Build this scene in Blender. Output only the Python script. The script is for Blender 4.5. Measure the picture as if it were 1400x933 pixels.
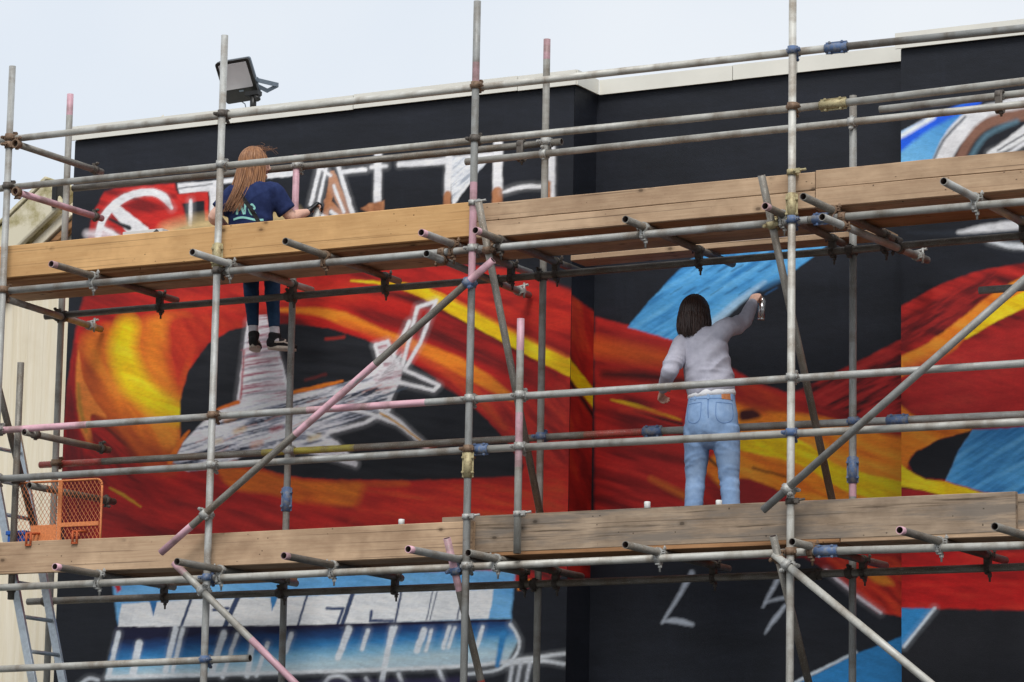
import bpy, bmesh, math, random
import numpy as np
from math import sin, cos, pi, radians
from mathutils import Vector, Matrix
from mathutils.bvhtree import BVHTree

for o in list(bpy.data.objects):
    bpy.data.objects.remove(o, do_unlink=True)
SC = bpy.context.scene
COL = SC.collection

# ------------------------------------------------------------------ camera
FPX = 4689.94                                   # focal length in photo pixels (photo is 1400 wide)
YAW, PITCH, ROLL = -0.49819, 0.16803, 0.01810
CAM = Vector((10.639, -19.0, 1.6))
_f = Vector((sin(YAW)*cos(PITCH), cos(YAW)*cos(PITCH), sin(PITCH)))
_rt = Vector((cos(YAW), -sin(YAW), 0)); _up = _rt.cross(_f)
_r = cos(ROLL)*_rt + sin(ROLL)*_up
_u = -sin(ROLL)*_rt + cos(ROLL)*_up
cd = bpy.data.cameras.new('camera'); cam = bpy.data.objects.new('camera', cd); COL.objects.link(cam)
cd.sensor_width = 36.0; cd.lens = FPX/1400*36.0; cd.clip_end = 5000; cd.clip_start = .1
cam.matrix_world = Matrix(((_r.x, _u.x, -_f.x, CAM.x), (_r.y, _u.y, -_f.y, CAM.y), (_r.z, _u.z, -_f.z, CAM.z), (0, 0, 0, 1)))
SC.camera = cam

# ------------------------------------------------------------------ sky and sun (bright overcast)
SUN_EL, SUN_AZ = 52.0, 158.0                   # azimuth measured from +Y towards +X
w = bpy.data.worlds.new('World'); SC.world = w; w.use_nodes = True
nt = w.node_tree; nt.nodes.clear()
sky = nt.nodes.new('ShaderNodeTexSky'); sky.sky_type = 'NISHITA'; sky.sun_disc = False
sky.sun_elevation = radians(SUN_EL); sky.sun_rotation = radians(SUN_AZ)
skm = nt.nodes.new('ShaderNodeMixRGB'); skm.blend_type = 'MULTIPLY'; skm.inputs[0].default_value = 1
skm.inputs[2].default_value = (.1, .1, .1, 1)
tc = nt.nodes.new('ShaderNodeTexCoord'); nz = nt.nodes.new('ShaderNodeTexNoise')
nz.inputs['Scale'].default_value = 2.2; nz.inputs['Detail'].default_value = 5; nz.inputs['Roughness'].default_value = .5
rp = nt.nodes.new('ShaderNodeValToRGB')
rp.color_ramp.elements[0].position = .36; rp.color_ramp.elements[0].color = (.575, .64, .725, 1)
rp.color_ramp.elements[1].position = .60; rp.color_ramp.elements[1].color = (.725, .748, .772, 1)
cm = nt.nodes.new('ShaderNodeMixRGB'); cm.inputs[0].default_value = .9
bgn = nt.nodes.new('ShaderNodeBackground'); bgn.inputs['Strength'].default_value = 1.0
ow = nt.nodes.new('ShaderNodeOutputWorld')
L = nt.links.new
L(tc.outputs['Generated'], nz.inputs['Vector']); L(nz.outputs['Fac'], rp.inputs[0])
L(sky.outputs[0], skm.inputs[1]); L(skm.outputs[0], cm.inputs[1]); L(rp.outputs[0], cm.inputs[2])
L(cm.outputs[0], bgn.inputs['Color']); L(bgn.outputs[0], ow.inputs['Surface'])
sd = bpy.data.lights.new('sun', 'SUN'); sd.energy = 2.0; sd.angle = radians(24); sd.color = (1, .97, .93)
so = bpy.data.objects.new('sun', sd); COL.objects.link(so)
_sd = Vector((sin(radians(SUN_AZ))*cos(radians(SUN_EL)), cos(radians(SUN_AZ))*cos(radians(SUN_EL)), sin(radians(SUN_EL))))
so.rotation_euler = _sd.to_track_quat('Z', 'Y').to_euler(); so.location = (0, -10, 30)
vs = SC.view_settings; vs.view_transform = 'Standard'; vs.look = 'None'; vs.exposure = 0.34; vs.gamma = 1
vs.use_curve_mapping = False
SC.render.engine = 'CYCLES'

# ------------------------------------------------------------------ helpers
def at(px, py, Y=None, Z=None):
    """the point of the plane Y (or Z) that the photo shows at pixel px, py"""
    d = _f + (px-700)/FPX*_r - (py-466.5)/FPX*_u
    t = (Y-CAM.y)/d.y if Y is not None else (Z-CAM.z)/d.z
    return CAM + t*d

def lin(c):
    out = []
    for v in c:
        v = v/255.0
        out.append(v/12.92 if v <= .04045 else ((v+.055)/1.055)**2.4)
    return tuple(out)

def tag(o, label=None, cat=None, group=None, kind=None):
    if label: o['label'] = label
    if cat: o['category'] = cat
    if group: o['group'] = group
    if kind: o['kind'] = kind
    return o

def empty(name, loc=(0, 0, 0)):
    o = bpy.data.objects.new(name, None); COL.objects.link(o); o.location = loc
    o.empty_display_size = .1
    return o

def link(name, me, mats, parent=None, mw=None):
    o = bpy.data.objects.new(name, me); COL.objects.link(o)
    if mats is not None:
        for m in (mats if isinstance(mats, (list, tuple)) else [mats]):
            if me.materials.find(m.name) < 0: me.materials.append(m)
    pm = Matrix.Identity(4)
    if parent is not None:
        o.parent = parent; pm = wm(parent)
    if mw is not None:
        o.matrix_local = pm.inverted() @ mw
    else:
        o.matrix_local = pm.inverted()
    return o

def wm(o):
    m = o.matrix_basis.copy()
    return wm(o.parent) @ m if o.parent else m

def bm_mesh(bm, name, smooth=False):
    me = bpy.data.meshes.new(name); bm.normal_update(); bm.to_mesh(me); bm.free()
    if smooth:
        for p in me.polygons: p.use_smooth = True
    return me

def box(bm, c, s, M=None):
    """box of centre c and full size s, optionally through a matrix"""
    vs_ = []
    for i in (-.5, .5):
        for j in (-.5, .5):
            for k in (-.5, .5):
                v = Vector((c[0]+i*s[0], c[1]+j*s[1], c[2]+k*s[2]))
                vs_.append(bm.verts.new(M @ v if M is not None else v))
    for q in ((0, 1, 3, 2), (4, 6, 7, 5), (0, 4, 5, 1), (2, 3, 7, 6), (0, 2, 6, 4), (1, 5, 7, 3)):
        bm.faces.new([vs_[i] for i in q])
    return vs_

def bevel_box(c, s, b=.004, seg=2, M=None):
    bm = bmesh.new(); box(bm, c, s, M)
    bmesh.ops.recalc_face_normals(bm, faces=bm.faces)
    bmesh.ops.bevel(bm, geom=list(bm.edges), offset=b, segments=seg, affect='EDGES', profile=.5)
    return bm

def frame(d):
    d = d.normalized()
    a = Vector((0, 0, 1)) if abs(d.z) < .9 else Vector((0, 1, 0))
    x = d.cross(a).normalized(); y = d.cross(x).normalized()
    return x, y, d

def cyl(bm, p0, p1, r0, r1=None, n=10, cap=True, smooth=True):
    r1 = r0 if r1 is None else r1
    x, y, d = frame(p1-p0)
    A = []; B = []
    for i in range(n):
        t = 2*pi*i/n; v = x*cos(t)+y*sin(t)
        A.append(bm.verts.new(p0+v*r0)); B.append(bm.verts.new(p1+v*r1))
    for i in range(n):
        j = (i+1) % n
        f = bm.faces.new((A[i], A[j], B[j], B[i])); f.smooth = smooth
    if cap:
        bm.faces.new(A[::-1]); bm.faces.new(B)

def ring(bm, c, d, r_in, r_out, wid, n=14):
    x, y, d = frame(d)
    R = []
    for (r, h) in ((r_out, -wid/2), (r_out, wid/2), (r_in, wid/2), (r_in, -wid/2)):
        R.append([bm.verts.new(c + (x*cos(2*pi*i/n)+y*sin(2*pi*i/n))*r + d*h) for i in range(n)])
    for a in range(4):
        b = (a+1) % 4
        for i in range(n):
            j = (i+1) % n
            f = bm.faces.new((R[a][i], R[a][j], R[b][j], R[b][i])); f.smooth = a in (0, 2)

# ------------------------------------------------------------------ materials
class N:
    """small node-tree helper"""
    def __init__(s, name):
        s.m = bpy.data.materials.new(name); s.m.use_nodes = True; s.t = s.m.node_tree
        s.b = s.t.nodes['Principled BSDF']
    def n(s, typ, **kw):
        x = s.t.nodes.new(typ)
        for k, v in kw.items():
            if k in x.inputs: x.inputs[k].default_value = v
            else: setattr(x, k, v)
        return x
    def l(s, a, b): s.t.links.new(a, b)
    def coords(s, scale=(1, 1, 1), kind='Object'):
        c = s.n('ShaderNodeTexCoord'); m = s.n('ShaderNodeMapping'); m.inputs['Scale'].default_value = scale
        s.l(c.outputs[kind], m.inputs['Vector']); return m.outputs[0]
    def rnd_coords(s, scale):
        c = s.n('ShaderNodeTexCoord'); oi = s.n('ShaderNodeObjectInfo')
        ml = s.n('ShaderNodeVectorMath', operation='SCALE'); ml.inputs[0].default_value = (37, 51, 19)
        s.l(oi.outputs['Random'], ml.inputs['Scale'])
        ad = s.n('ShaderNodeVectorMath', operation='ADD'); s.l(c.outputs['Object'], ad.inputs[0]); s.l(ml.outputs[0], ad.inputs[1])
        m = s.n('ShaderNodeMapping'); m.inputs['Scale'].default_value = scale; s.l(ad.outputs[0], m.inputs['Vector'])
        return m.outputs[0], oi.outputs['Random']
    def noise(s, vec, scale, detail=4, rough=.55):
        x = s.n('ShaderNodeTexNoise', Scale=scale, Detail=detail, Roughness=rough); s.l(vec, x.inputs['Vector']); return x.outputs['Fac']
    def ramp(s, fac, *stops):
        r = s.n('ShaderNodeValToRGB'); e = r.color_ramp.elements
        while len(e) < len(stops): e.new(.5)
        for i, (p, c) in enumerate(stops):
            e[i].position = p; e[i].color = (*c, 1) if len(c) == 3 else c
        s.l(fac, r.inputs[0]); return r.outputs[0]
    def mix(s, fac, a, b, blend='MIX'):
        x = s.n('ShaderNodeMixRGB', blend_type=blend)
        for i, v in ((0, fac), (1, a), (2, b)):
            if hasattr(v, 'links'): s.l(v, x.inputs[i])
            elif i == 0: x.inputs[0].default_value = v
            else: x.inputs[i].default_value = (*v, 1)
        return x.outputs[0]
    def bump(s, h, strength, dist=.01):
        x = s.n('ShaderNodeBump', Strength=strength, Distance=dist); s.l(h, x.inputs['Height']); s.l(x.outputs[0], s.b.inputs['Normal'])
    def set(s, col=None, rough=None, metal=None, spec=None):
        if col is not None:
            if hasattr(col, 'links'): s.l(col, s.b.inputs['Base Color'])
            else: s.b.inputs['Base Color'].default_value = (*col, 1)
        if rough is not None:
            if hasattr(rough, 'links'): s.l(rough, s.b.inputs['Roughness'])
            else: s.b.inputs['Roughness'].default_value = rough
        if metal is not None: s.b.inputs['Metallic'].default_value = metal
        if spec is not None: s.b.inputs['Specular IOR Level'].default_value = spec
        return s.m

def plain(name, rgb, rough=.6, metal=0, var=.12, scale=30, spec=.4):
    n = N(name); v = n.coords(); f = n.noise(v, scale)
    c = lin(rgb)
    col = n.ramp(f, (.3, tuple(x*(1-var) for x in c)), (.7, tuple(min(1, x*(1+var)) for x in c)))
    return n.set(col, rough, metal, spec)

def tube_mat(name, base, dark, metal=.35, rough=.48, chips=None):
    n = N(name); v, rnd = n.rnd_coords((1, 1, .22))
    f1 = n.noise(v, 28, 6, .65)
    v2, _ = n.rnd_coords((1, 1, 1)); f2 = n.noise(v2, 160, 3, .6)
    v3, _ = n.rnd_coords((.4, .4, 1)); f3 = n.noise(v3, 5, 4, .6)
    c = n.ramp(f1, (.28, lin(dark)), (.62, lin(base)))
    c = n.mix(n.ramp(f3, (.48, (0, 0, 0)), (.64, (1, 1, 1))), c, n.mix(.62, c, lin((112, 96, 78))))
    if chips: c = n.mix(n.ramp(f1, (.60, (0, 0, 0)), (.68, (1, 1, 1))), c, lin(chips))
    c = n.mix(n.ramp(f2, (.58, (0, 0, 0)), (.74, (.55, .55, .55))), c, lin((222, 220, 212)))
    c = n.mix(n.ramp(f2, (.22, (.5, .5, .5)), (.36, (0, 0, 0))), c, lin((70, 62, 55)))
    tone = n.n('ShaderNodeMapRange'); tone.inputs['To Min'].default_value = .74; tone.inputs['To Max'].default_value = 1.12
    n.l(rnd, tone.inputs['Value'])
    c = n.mix(1.0, c, tone.outputs[0], 'MULTIPLY')
    r = n.ramp(f1, (.3, (rough+.14,)*3), (.7, (rough-.08,)*3))
    n.bump(f2, .12, .002)
    return n.set(c, r, metal, .45)

M = {}
M['galv'] = tube_mat('galvanised_steel', (172, 173, 170), (138, 137, 132), .18, .55)
M['galv_light'] = tube_mat('galvanised_steel_light', (194, 193, 186), (160, 156, 146), .15, .55)
M['galv_dark'] = tube_mat('weathered_shaded_steel', (140, 136, 128), (92, 86, 78), .3, .55)  # weathered poles; also the back ledgers, with deck shade as colour
M['pink'] = tube_mat('pink_painted_steel', (226, 178, 190), (196, 152, 162), .05, .5, chips=(165, 160, 158))
M['red'] = tube_mat('red_painted_steel', (190, 78, 66), (150, 62, 56), .05, .5, chips=(140, 120, 112))
M['brightred'] = tube_mat('bright_red_painted_steel', (205, 40, 42), (170, 36, 38), .05, .5)
M['yellow'] = tube_mat('yellow_painted_steel', (182, 168, 60), (140, 130, 78), .05, .5, chips=(130, 124, 108))
M['inside'] = plain('tube_inside_dark', (58, 46, 42), .9, .1, .3, 60)  # dark brown on the inner walls of the tubes
n = N('zinc_plated_fitting'); v, _ = n.rnd_coords((1, 1, 1)); f = n.noise(v, 34, 5, .65); f2 = n.noise(v, 110, 3)
c = n.ramp(f, (.34, lin((128, 122, 114))), (.5, lin((176, 176, 172))))
c = n.mix(n.ramp(f2, (.55, (0, 0, 0)), (.7, (.6,)*3)), c, lin((104, 92, 80)))
M['zinc'] = n.set(c, .6, 0.35, .35)
n = N('rusty_fitting'); v, _ = n.rnd_coords((1, 1, 1)); f = n.noise(v, 34, 5, .65); f2 = n.noise(v, 110, 3)
c = n.ramp(f, (.34, lin((92, 70, 54))), (.5, lin((128, 104, 84))))
c = n.mix(n.ramp(f2, (.55, (0, 0, 0)), (.7, (.6,)*3)), c, lin((104, 92, 80)))
M['rust'] = n.set(c, .6, 0.15, .35)
n = N('blue_painted_fitting'); v, _ = n.rnd_coords((1, 1, 1)); f = n.noise(v, 34, 5, .65); f2 = n.noise(v, 110, 3)
c = n.ramp(f, (.34, lin((132, 134, 138))), (.55, lin((84, 108, 146))))
c = n.mix(n.ramp(f2, (.55, (0, 0, 0)), (.7, (.6,)*3)), c, lin((104, 92, 80)))
M['bluefit'] = n.set(c, .6, 0.05, .35)
n = N('yellow_passivated_fitting'); v, _ = n.rnd_coords((1, 1, 1)); f = n.noise(v, 34, 5, .65); f2 = n.noise(v, 110, 3)
c = n.ramp(f, (.34, lin((138, 120, 88))), (.5, lin((178, 166, 128))))
c = n.mix(n.ramp(f2, (.55, (0, 0, 0)), (.7, (.6,)*3)), c, lin((104, 92, 80)))
M['brass'] = n.set(c, .6, 0.3, .35)
n = N('dirty_fitting'); v, _ = n.rnd_coords((1, 1, 1)); f = n.noise(v, 34, 5, .65); f2 = n.noise(v, 110, 3)
c = n.ramp(f, (.34, lin((70, 62, 56))), (.5, lin((96, 90, 84))))
c = n.mix(n.ramp(f2, (.55, (0, 0, 0)), (.7, (.6,)*3)), c, lin((104, 92, 80)))
M['darkfit'] = n.set(c, .6, 0.2, .35)

def wood_mat(name, a, b, dark, stain=.35, greys=None, crack=.6):
    n = N(name); v, rnd = n.rnd_coords((.22, 6, 6))
    g = n.noise(v, 11, 7, .7)
    c = n.ramp(g, (.28, lin(b)), (.70, lin(a)))
    vb, _ = n.rnd_coords((.8, 1.6, 1.6)); big = n.noise(vb, 2.6, 6, .62)
    c = n.mix(n.ramp(big, (.42, (0, 0, 0)), (.70, (stain,)*3)), c, lin(dark))
    vl, _ = n.rnd_coords((1.1, 1.3, 1.3)); lt = n.noise(vl, 1.7, 4, .6)
    c = n.mix(n.ramp(lt, (.52, (0, 0, 0)), (.70, (.45,)*3)), c, lin(tuple(min(255, x*1.14) for x in a)))
    if greys:
        vg, _ = n.rnd_coords((.28, 2.4, 2.4)); gg = n.noise(vg, 4.2, 6, .7)
        c = n.mix(n.ramp(gg, (.46, (0, 0, 0)), (.60, (.8,)*3)), c, lin(greys))
        vs2, _ = n.rnd_coords((.16, 5, 5)); gs = n.noise(vs2, 5.0, 5, .7)
        c = n.mix(n.ramp(gs, (.56, (0, 0, 0)), (.66, (.75,)*3)), c, lin(tuple(x*.62 for x in dark)))
    vc, _ = n.rnd_coords((.07, 9, 9)); ck = n.noise(vc, 6.5, 3, .5)
    c = n.mix(n.ramp(ck, (.33, (crack,)*3), (.40, (0, 0, 0))), c, lin(tuple(x*.5 for x in dark)))
    vk, _ = n.rnd_coords((1.0, 1.0, 1.0)); sx_ = n.n('ShaderNodeSeparateXYZ'); n.l(vk, sx_.inputs[0])
    yz = n.n('ShaderNodeMath', operation='ADD'); n.l(sx_.outputs[1], yz.inputs[0]); n.l(sx_.outputs[2], yz.inputs[1])
    fz = n.n('ShaderNodeMath', operation='MULTIPLY'); n.l(yz.outputs[0], fz.inputs[0]); fz.inputs[1].default_value = 1.6
    wob = n.n('ShaderNodeMath', operation='MULTIPLY'); n.l(g, wob.inputs[0]); wob.inputs[1].default_value = .05
    ya = n.n('ShaderNodeMath', operation='ADD'); n.l(fz.outputs[0], ya.inputs[0]); n.l(wob.outputs[0], ya.inputs[1])
    cx_ = n.n('ShaderNodeCombineXYZ'); n.l(sx_.outputs[0], cx_.inputs[0]); n.l(ya.outputs[0], cx_.inputs[1])
    vo = n.n('ShaderNodeTexVoronoi', voronoi_dimensions='2D'); vo.inputs['Scale'].default_value = 3.4; n.l(cx_.outputs[0], vo.inputs['Vector'])
    vn = n.n('ShaderNodeTexVoronoi', voronoi_dimensions='2D'); vn.inputs['Scale'].default_value = 7.0; n.l(cx_.outputs[0], vn.inputs['Vector'])
    vm2, _ = n.rnd_coords((1, .5, .5)); km2 = n.noise(vm2, 3.3, 2, .5); kn2 = n.n('ShaderNodeMath', operation='ADD'); n.l(vn.outputs['Distance'], kn2.inputs[0]); n.l(n.ramp(km2, (.50, (.3,)*3), (.6, (0, 0, 0))), kn2.inputs[1])
    c = n.mix(n.ramp(kn2.outputs[0], (.03, (.75,)*3), (.05, (0, 0, 0))), c, lin(tuple(x*.45 for x in dark)))
    vm, _ = n.rnd_coords((1, .2, .2)); km = n.noise(vm, 1.9, 2, .5); kn = n.n('ShaderNodeMath', operation='ADD'); n.l(vo.outputs['Distance'], kn.inputs[0]); n.l(n.ramp(km, (.47, (.3,)*3), (.56, (0, 0, 0))), kn.inputs[1])
    c = n.mix(n.ramp(kn.outputs[0], (.04, (.75,)*3), (.07, (.3,)*3), (.15, (0, 0, 0))), c, lin(tuple(x*.55 for x in dark)))
    vd, _ = n.rnd_coords((1, 1, 1)); fd = n.noise(vd, 46, 3, .6)
    c = n.mix(n.ramp(fd, (.66, (0, 0, 0)), (.74, (.4,)*3)), c, lin(dark))
    n.bump(g, .35, .004)
    return n.set(c, .85, 0, .2)

M['wood_new'] = wood_mat('new_pine_board', (214, 172, 120), (196, 152, 102), (160, 116, 74), .4, None, .4)
M['wood_pink'] = wood_mat('used_pine_board', (196, 168, 138), (172, 142, 114), (124, 96, 74), .6)
M['wood_grey'] = wood_mat('weathered_board', (174, 154, 132), (146, 126, 106), (92, 76, 62), .7, (118, 110, 102))
M['wood_deck'] = wood_mat('deck_board_wood', (176, 134, 96), (148, 106, 72), (98, 68, 46), .5)

M['coping'] = plain('cream_coping_metal', (222, 220, 210), .5, 0, .05, 3)
n = N('black_painted_render'); v = n.coords(); f = n.noise(v, 120, 4); f2 = n.noise(v, 1.4, 5, .6)
n.bump(f, .25, .004); n.set(n.ramp(f2, (.3, lin((24, 26, 33))), (.7, lin((33, 36, 45)))), .6, 0, .3); M['black'] = n.m
n = N('mural_paint_on_render'); at_n = n.n('ShaderNodeAttribute', attribute_name='Paint')
v = n.coords(); f = n.noise(v, 140, 4); f2 = n.noise(v, 2.3, 6, .65); f3 = n.noise(n.coords((1, 1, 7)), 12, 4, .6)
c = n.mix(1.0, at_n.outputs['Color'], n.ramp(f2, (.3, (.92,)*3), (.7, (1.18,)*3)), 'MULTIPLY')
c = n.mix(.6, c, n.ramp(f3, (.3, (.88,)*3), (.7, (1.1,)*3)), 'MULTIPLY')
n.bump(f, .3, .004); n.set(c, n.ramp(f2, (.3, (.52,)*3), (.7, (.68,)*3)), 0, .3); M['mural'] = n.m
n = N('cream_cladding'); v = n.coords((1, 1, .05)); f = n.noise(v, 24, 5, .65); f2 = n.noise(n.coords(), 1.6, 5)
c = n.ramp(f, (.25, lin((222, 208, 178))), (.6, lin((236, 226, 204))))
c = n.mix(n.ramp(f2, (.55, (0, 0, 0)), (.8, (.35,)*3)), c, lin((176, 152, 112)))
n.set(c, .6, 0, .3); M['cream'] = n.m
n = N('mossy_verge'); f = n.noise(n.coords((1, 1, 1)), 4.5, 6, .65)
n.set(n.ramp(f, (.30, lin((104, 98, 58))), (.42, lin((176, 166, 128))), (.56, lin((216, 208, 184)))), .8, 0, .2); M['moss'] = n.m
n = N('asphalt_ground'); f = n.noise(n.coords(), .8, 8, .65)
n.set(n.ramp(f, (.3, (.05, .049, .048)), (.7, (.105, .102, .098))), .9, 0, .2); M['ground'] = n.m  # unseen asphalt, kept dark so less light bounces onto undersides
M['alu'] = plain('aluminium_ladder', (186, 194, 200), .38, .7, .15, 40)
M['orange'] = plain('orange_painted_steel', (208, 126, 76), .55, 0, .22, 70)
M['orange_rust'] = plain('rusty_orange_steel', (176, 84, 44), .7, 0, .3, 90)
M['blue'] = plain('blue_plastic', (36, 92, 176), .5, 0, .15, 30)
M['lamp_black'] = plain('black_lamp_housing', (30, 29, 28), .4, .1, .2, 30)
M['lamp_grey'] = plain('grey_die_cast', (104, 114, 124), .5, .3, .15, 30)
M['lamp_glass'] = plain('frosted_lamp_glass', (182, 178, 180), .15, 0, .05, 8)
M['white'] = plain('white_plastic', (228, 228, 224), .5, 0, .05, 20)
M['card'] = plain('white_card', (226, 226, 222), .8, 0, .05, 15)
M['darkcard'] = plain('dark_grey_card', (74, 76, 78), .8, 0, .1, 15)
M['can'] = plain('bare_can_metal', (196, 198, 200), .25, .8, .1, 20)
M['canlabel'] = plain('dark_can_label', (44, 50, 66), .4, .1, .2, 20)

# ------------------------------------------------------------------ ground
bm = bmesh.new()
for q in ((-1500, -1500), (1500, -1500), (1500, 1500), (-1500, 1500)): bm.verts.new((q[0], q[1], 0))
bm.faces.new(bm.verts)
tag(link('ground', bm_mesh(bm, 'ground'), M['ground']), kind='structure')

# ------------------------------------------------------------------ the mural building
WY, RY = 1.42, 1.755                      # wall plane and the plane of the recess
XL = at(86, 612, Y=WY).x; XC = at(778, 612, Y=WY).x; XR = at(1232.3, 600, Y=WY).x; XE = 6.4
ZC0, ZC1 = 7.30, 7.405                    # underside and top of the coping
root_b = empty('mural_building', (0, WY, 0))
tag(root_b, 'black rendered flat-roofed building painted with a half-finished red and blue mural', 'building')

def slab(x0, x1, y0, y1, z0, z1, name, mat, b=.006):
    bm = bevel_box(((x0+x1)/2, (y0+y1)/2, (z0+z1)/2), (x1-x0, y1-y0, z1-z0), b, 1)
    return link(name, bm_mesh(bm, name), mat, root_b)
slab(XL, XC, WY+.004, 6.0, -.02, ZC0+.02, 'wall', M['black'])
slab(XC-.05, XR+.05, RY+.004, 5.9, -.02, ZC0+.018, 'wall', M['black'])
slab(XR, XE, WY+.004, 6.0, -.02, ZC0+.02, 'wall', M['black'])

# --- paint laid on the wall: colours computed per point of the wall surface
_h = lambda i, j, s: (np.sin(i*127.1+j*311.7+s*74.7)*43758.5453) % 1.0
def vnoise(x, y, s=0):
    xi = np.floor(x); yi = np.floor(y); fx = x-xi; fy = y-yi
    fx = fx*fx*(3-2*fx); fy = fy*fy*(3-2*fy)
    a = _h(xi, yi, s); b = _h(xi+1, yi, s); c = _h(xi, yi+1, s); d = _h(xi+1, yi+1, s)
    return (a*(1-fx)+b*fx)*(1-fy)+(c*(1-fx)+d*fx)*fy
def fbm(x, y, s=0):
    return (vnoise(x, y, s)+.5*vnoise(2.1*x, 2.1*y, s+1)+.25*vnoise(4.3*x, 4.3*y, s+2))/1.75
def streak(x, y, ang, ln, wd, s=0):
    a = radians(ang); u = x*cos(a)+y*sin(a); v = -x*sin(a)+y*cos(a)
    return fbm(u/ln, v/wd, s)

class Panel:
    def __init__(s, o, u, length, z0, z1, step=.009):
        s.nx = int(length/step)+2; s.nz = int((z1-z0)/step)+2
        a = np.linspace(0, length, s.nx); z = np.linspace(z0, z1, s.nz)
        A, Z = np.meshgrid(a, z)
        s.X = o[0]+u[0]*A; s.Y = o[1]+u[1]*A; s.Z = Z
        d = np.stack([s.X-CAM.x, s.Y-CAM.y, s.Z-CAM.z], -1).reshape(-1, 3)
        zz = d @ np.array(_f)
        s.x = 700+FPX*(d @ np.array(_r))/zz; s.y = 466.5-FPX*(d @ np.array(_u))/zz
        s.c = np.zeros((len(zz), 3))
        blk = np.array(lin((26, 29, 37)))
        s.c[:] = blk*(1+.6*(fbm(s.x/70, s.y/22, 3)-.5)+.35*(streak(s.x, s.y, -6, 30, 3, 61)-.5)+.35*np.clip(streak(s.x, s.y, 88, 60, 9, 71)-.62, 0, 1)*2)[:, None]
    def sel(s, P, m):
        return np.nonzero((s.x > P[:, 0].min()-m) & (s.x < P[:, 0].max()+m) & (s.y > P[:, 1].min()-m) & (s.y < P[:, 1].max()+m))[0]
    def put(s, idx, al, col):
        k = al > .004
        idx = idx[k]; al = al[k][:, None]
        if len(idx) == 0: return
        c = col(s.x[idx], s.y[idx]) if callable(col) else np.array(lin(col))[None, :]*(1+.22*(fbm(s.x[idx]/14, s.y[idx]/7, 9)-.5))[:, None]
        s.c[idx] = s.c[idx]*(1-al)+c*al
    def mesh(s, name, parent):
        n = s.nx*s.nz
        s.c = s.c*(1+.26*(streak(s.x, s.y, 18, 26, 2.4, 83)-.5)+.2*(fbm(s.x/3.2, s.y/2.6, 87)-.5))[:, None]
        co = np.stack([s.X.ravel(), s.Y.ravel(), s.Z.ravel()], -1)
        i = np.arange(s.nz-1)[:, None]*s.nx+np.arange(s.nx-1)[None, :]
        q = np.stack([i, i+1, i+1+s.nx, i+s.nx], -1).reshape(-1, 4)
        me = bpy.data.meshes.new(name)
        me.vertices.add(n); me.vertices.foreach_set('co', co.ravel().astype(np.float32))
        nf = len(q); me.loops.add(nf*4); me.polygons.add(nf)
        me.loops.foreach_set('vertex_index', q.ravel().astype(np.int32))
        me.polygons.foreach_set('loop_start', (np.arange(nf)*4).astype(np.int32))
        me.polygons.foreach_set('loop_total', np.full(nf, 4, np.int32))
        me.update(); me.validate()
        at_ = me.color_attributes.new('Paint', 'FLOAT_COLOR', 'POINT')
        at_.data.foreach_set('color', np.concatenate([np.clip(s.c, .002, .85), np.ones((n, 1))], 1).ravel().astype(np.float32))
        return link(name, me, M['mural'], parent)

def cat(P, closed=False, k=6):
    P = np.array(P, float); n = len(P); out = []
    rng = range(n) if closed else range(n-1)
    for i in rng:
        if closed: a, b, c, d = P[i-1], P[i], P[(i+1) % n], P[(i+2) % n]
        else: a, b, c, d = P[max(i-1, 0)], P[i], P[i+1], P[min(i+2, n-1)]
        for t in np.linspace(0, 1, k, endpoint=False):
            out.append(.5*((2*b)+(c-a)*t+(2*a-5*b+4*c-d)*t*t+(3*b-a-3*c+d)*t**3))
    if not closed: out.append(P[-1])
    return np.array(out)

PANELS = []
def poly(pts, col, soft=1.2, curve=False, alpha=1.0, only=None):
    P = cat(pts, True) if curve else np.array(pts, float)
    for k, pn in enumerate(PANELS):
        if only is not None and k not in only: continue
        idx = pn.sel(P, soft*2+2)
        if len(idx) == 0: continue
        x = pn.x[idx]; y = pn.y[idx]
        jx = (fbm(x/9, y/9, 21)-.5)*2.2; x = x+jx; y = y+(fbm(x/9, y/9, 27)-.5)*2.2
        d2 = np.full(len(x), 1e9); ins = np.zeros(len(x), bool)
        for a, b in zip(P, np.roll(P, -1, 0)):
            ex, ey = b-a; L2 = ex*ex+ey*ey+1e-9
            t = np.clip(((x-a[0])*ex+(y-a[1])*ey)/L2, 0, 1)
            d2 = np.minimum(d2, (x-a[0]-t*ex)**2+(y-a[1]-t*ey)**2)
            if abs(ey) > 1e-9:
                ins ^= ((a[1] > y) != (b[1] > y)) & (x < ex*(y-a[1])/ey+a[0])
        d = np.sqrt(d2); d = np.where(ins, -d, d)
        pn.put(idx, alpha*np.clip(.5-d/(2*soft), 0, 1), col)
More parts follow.
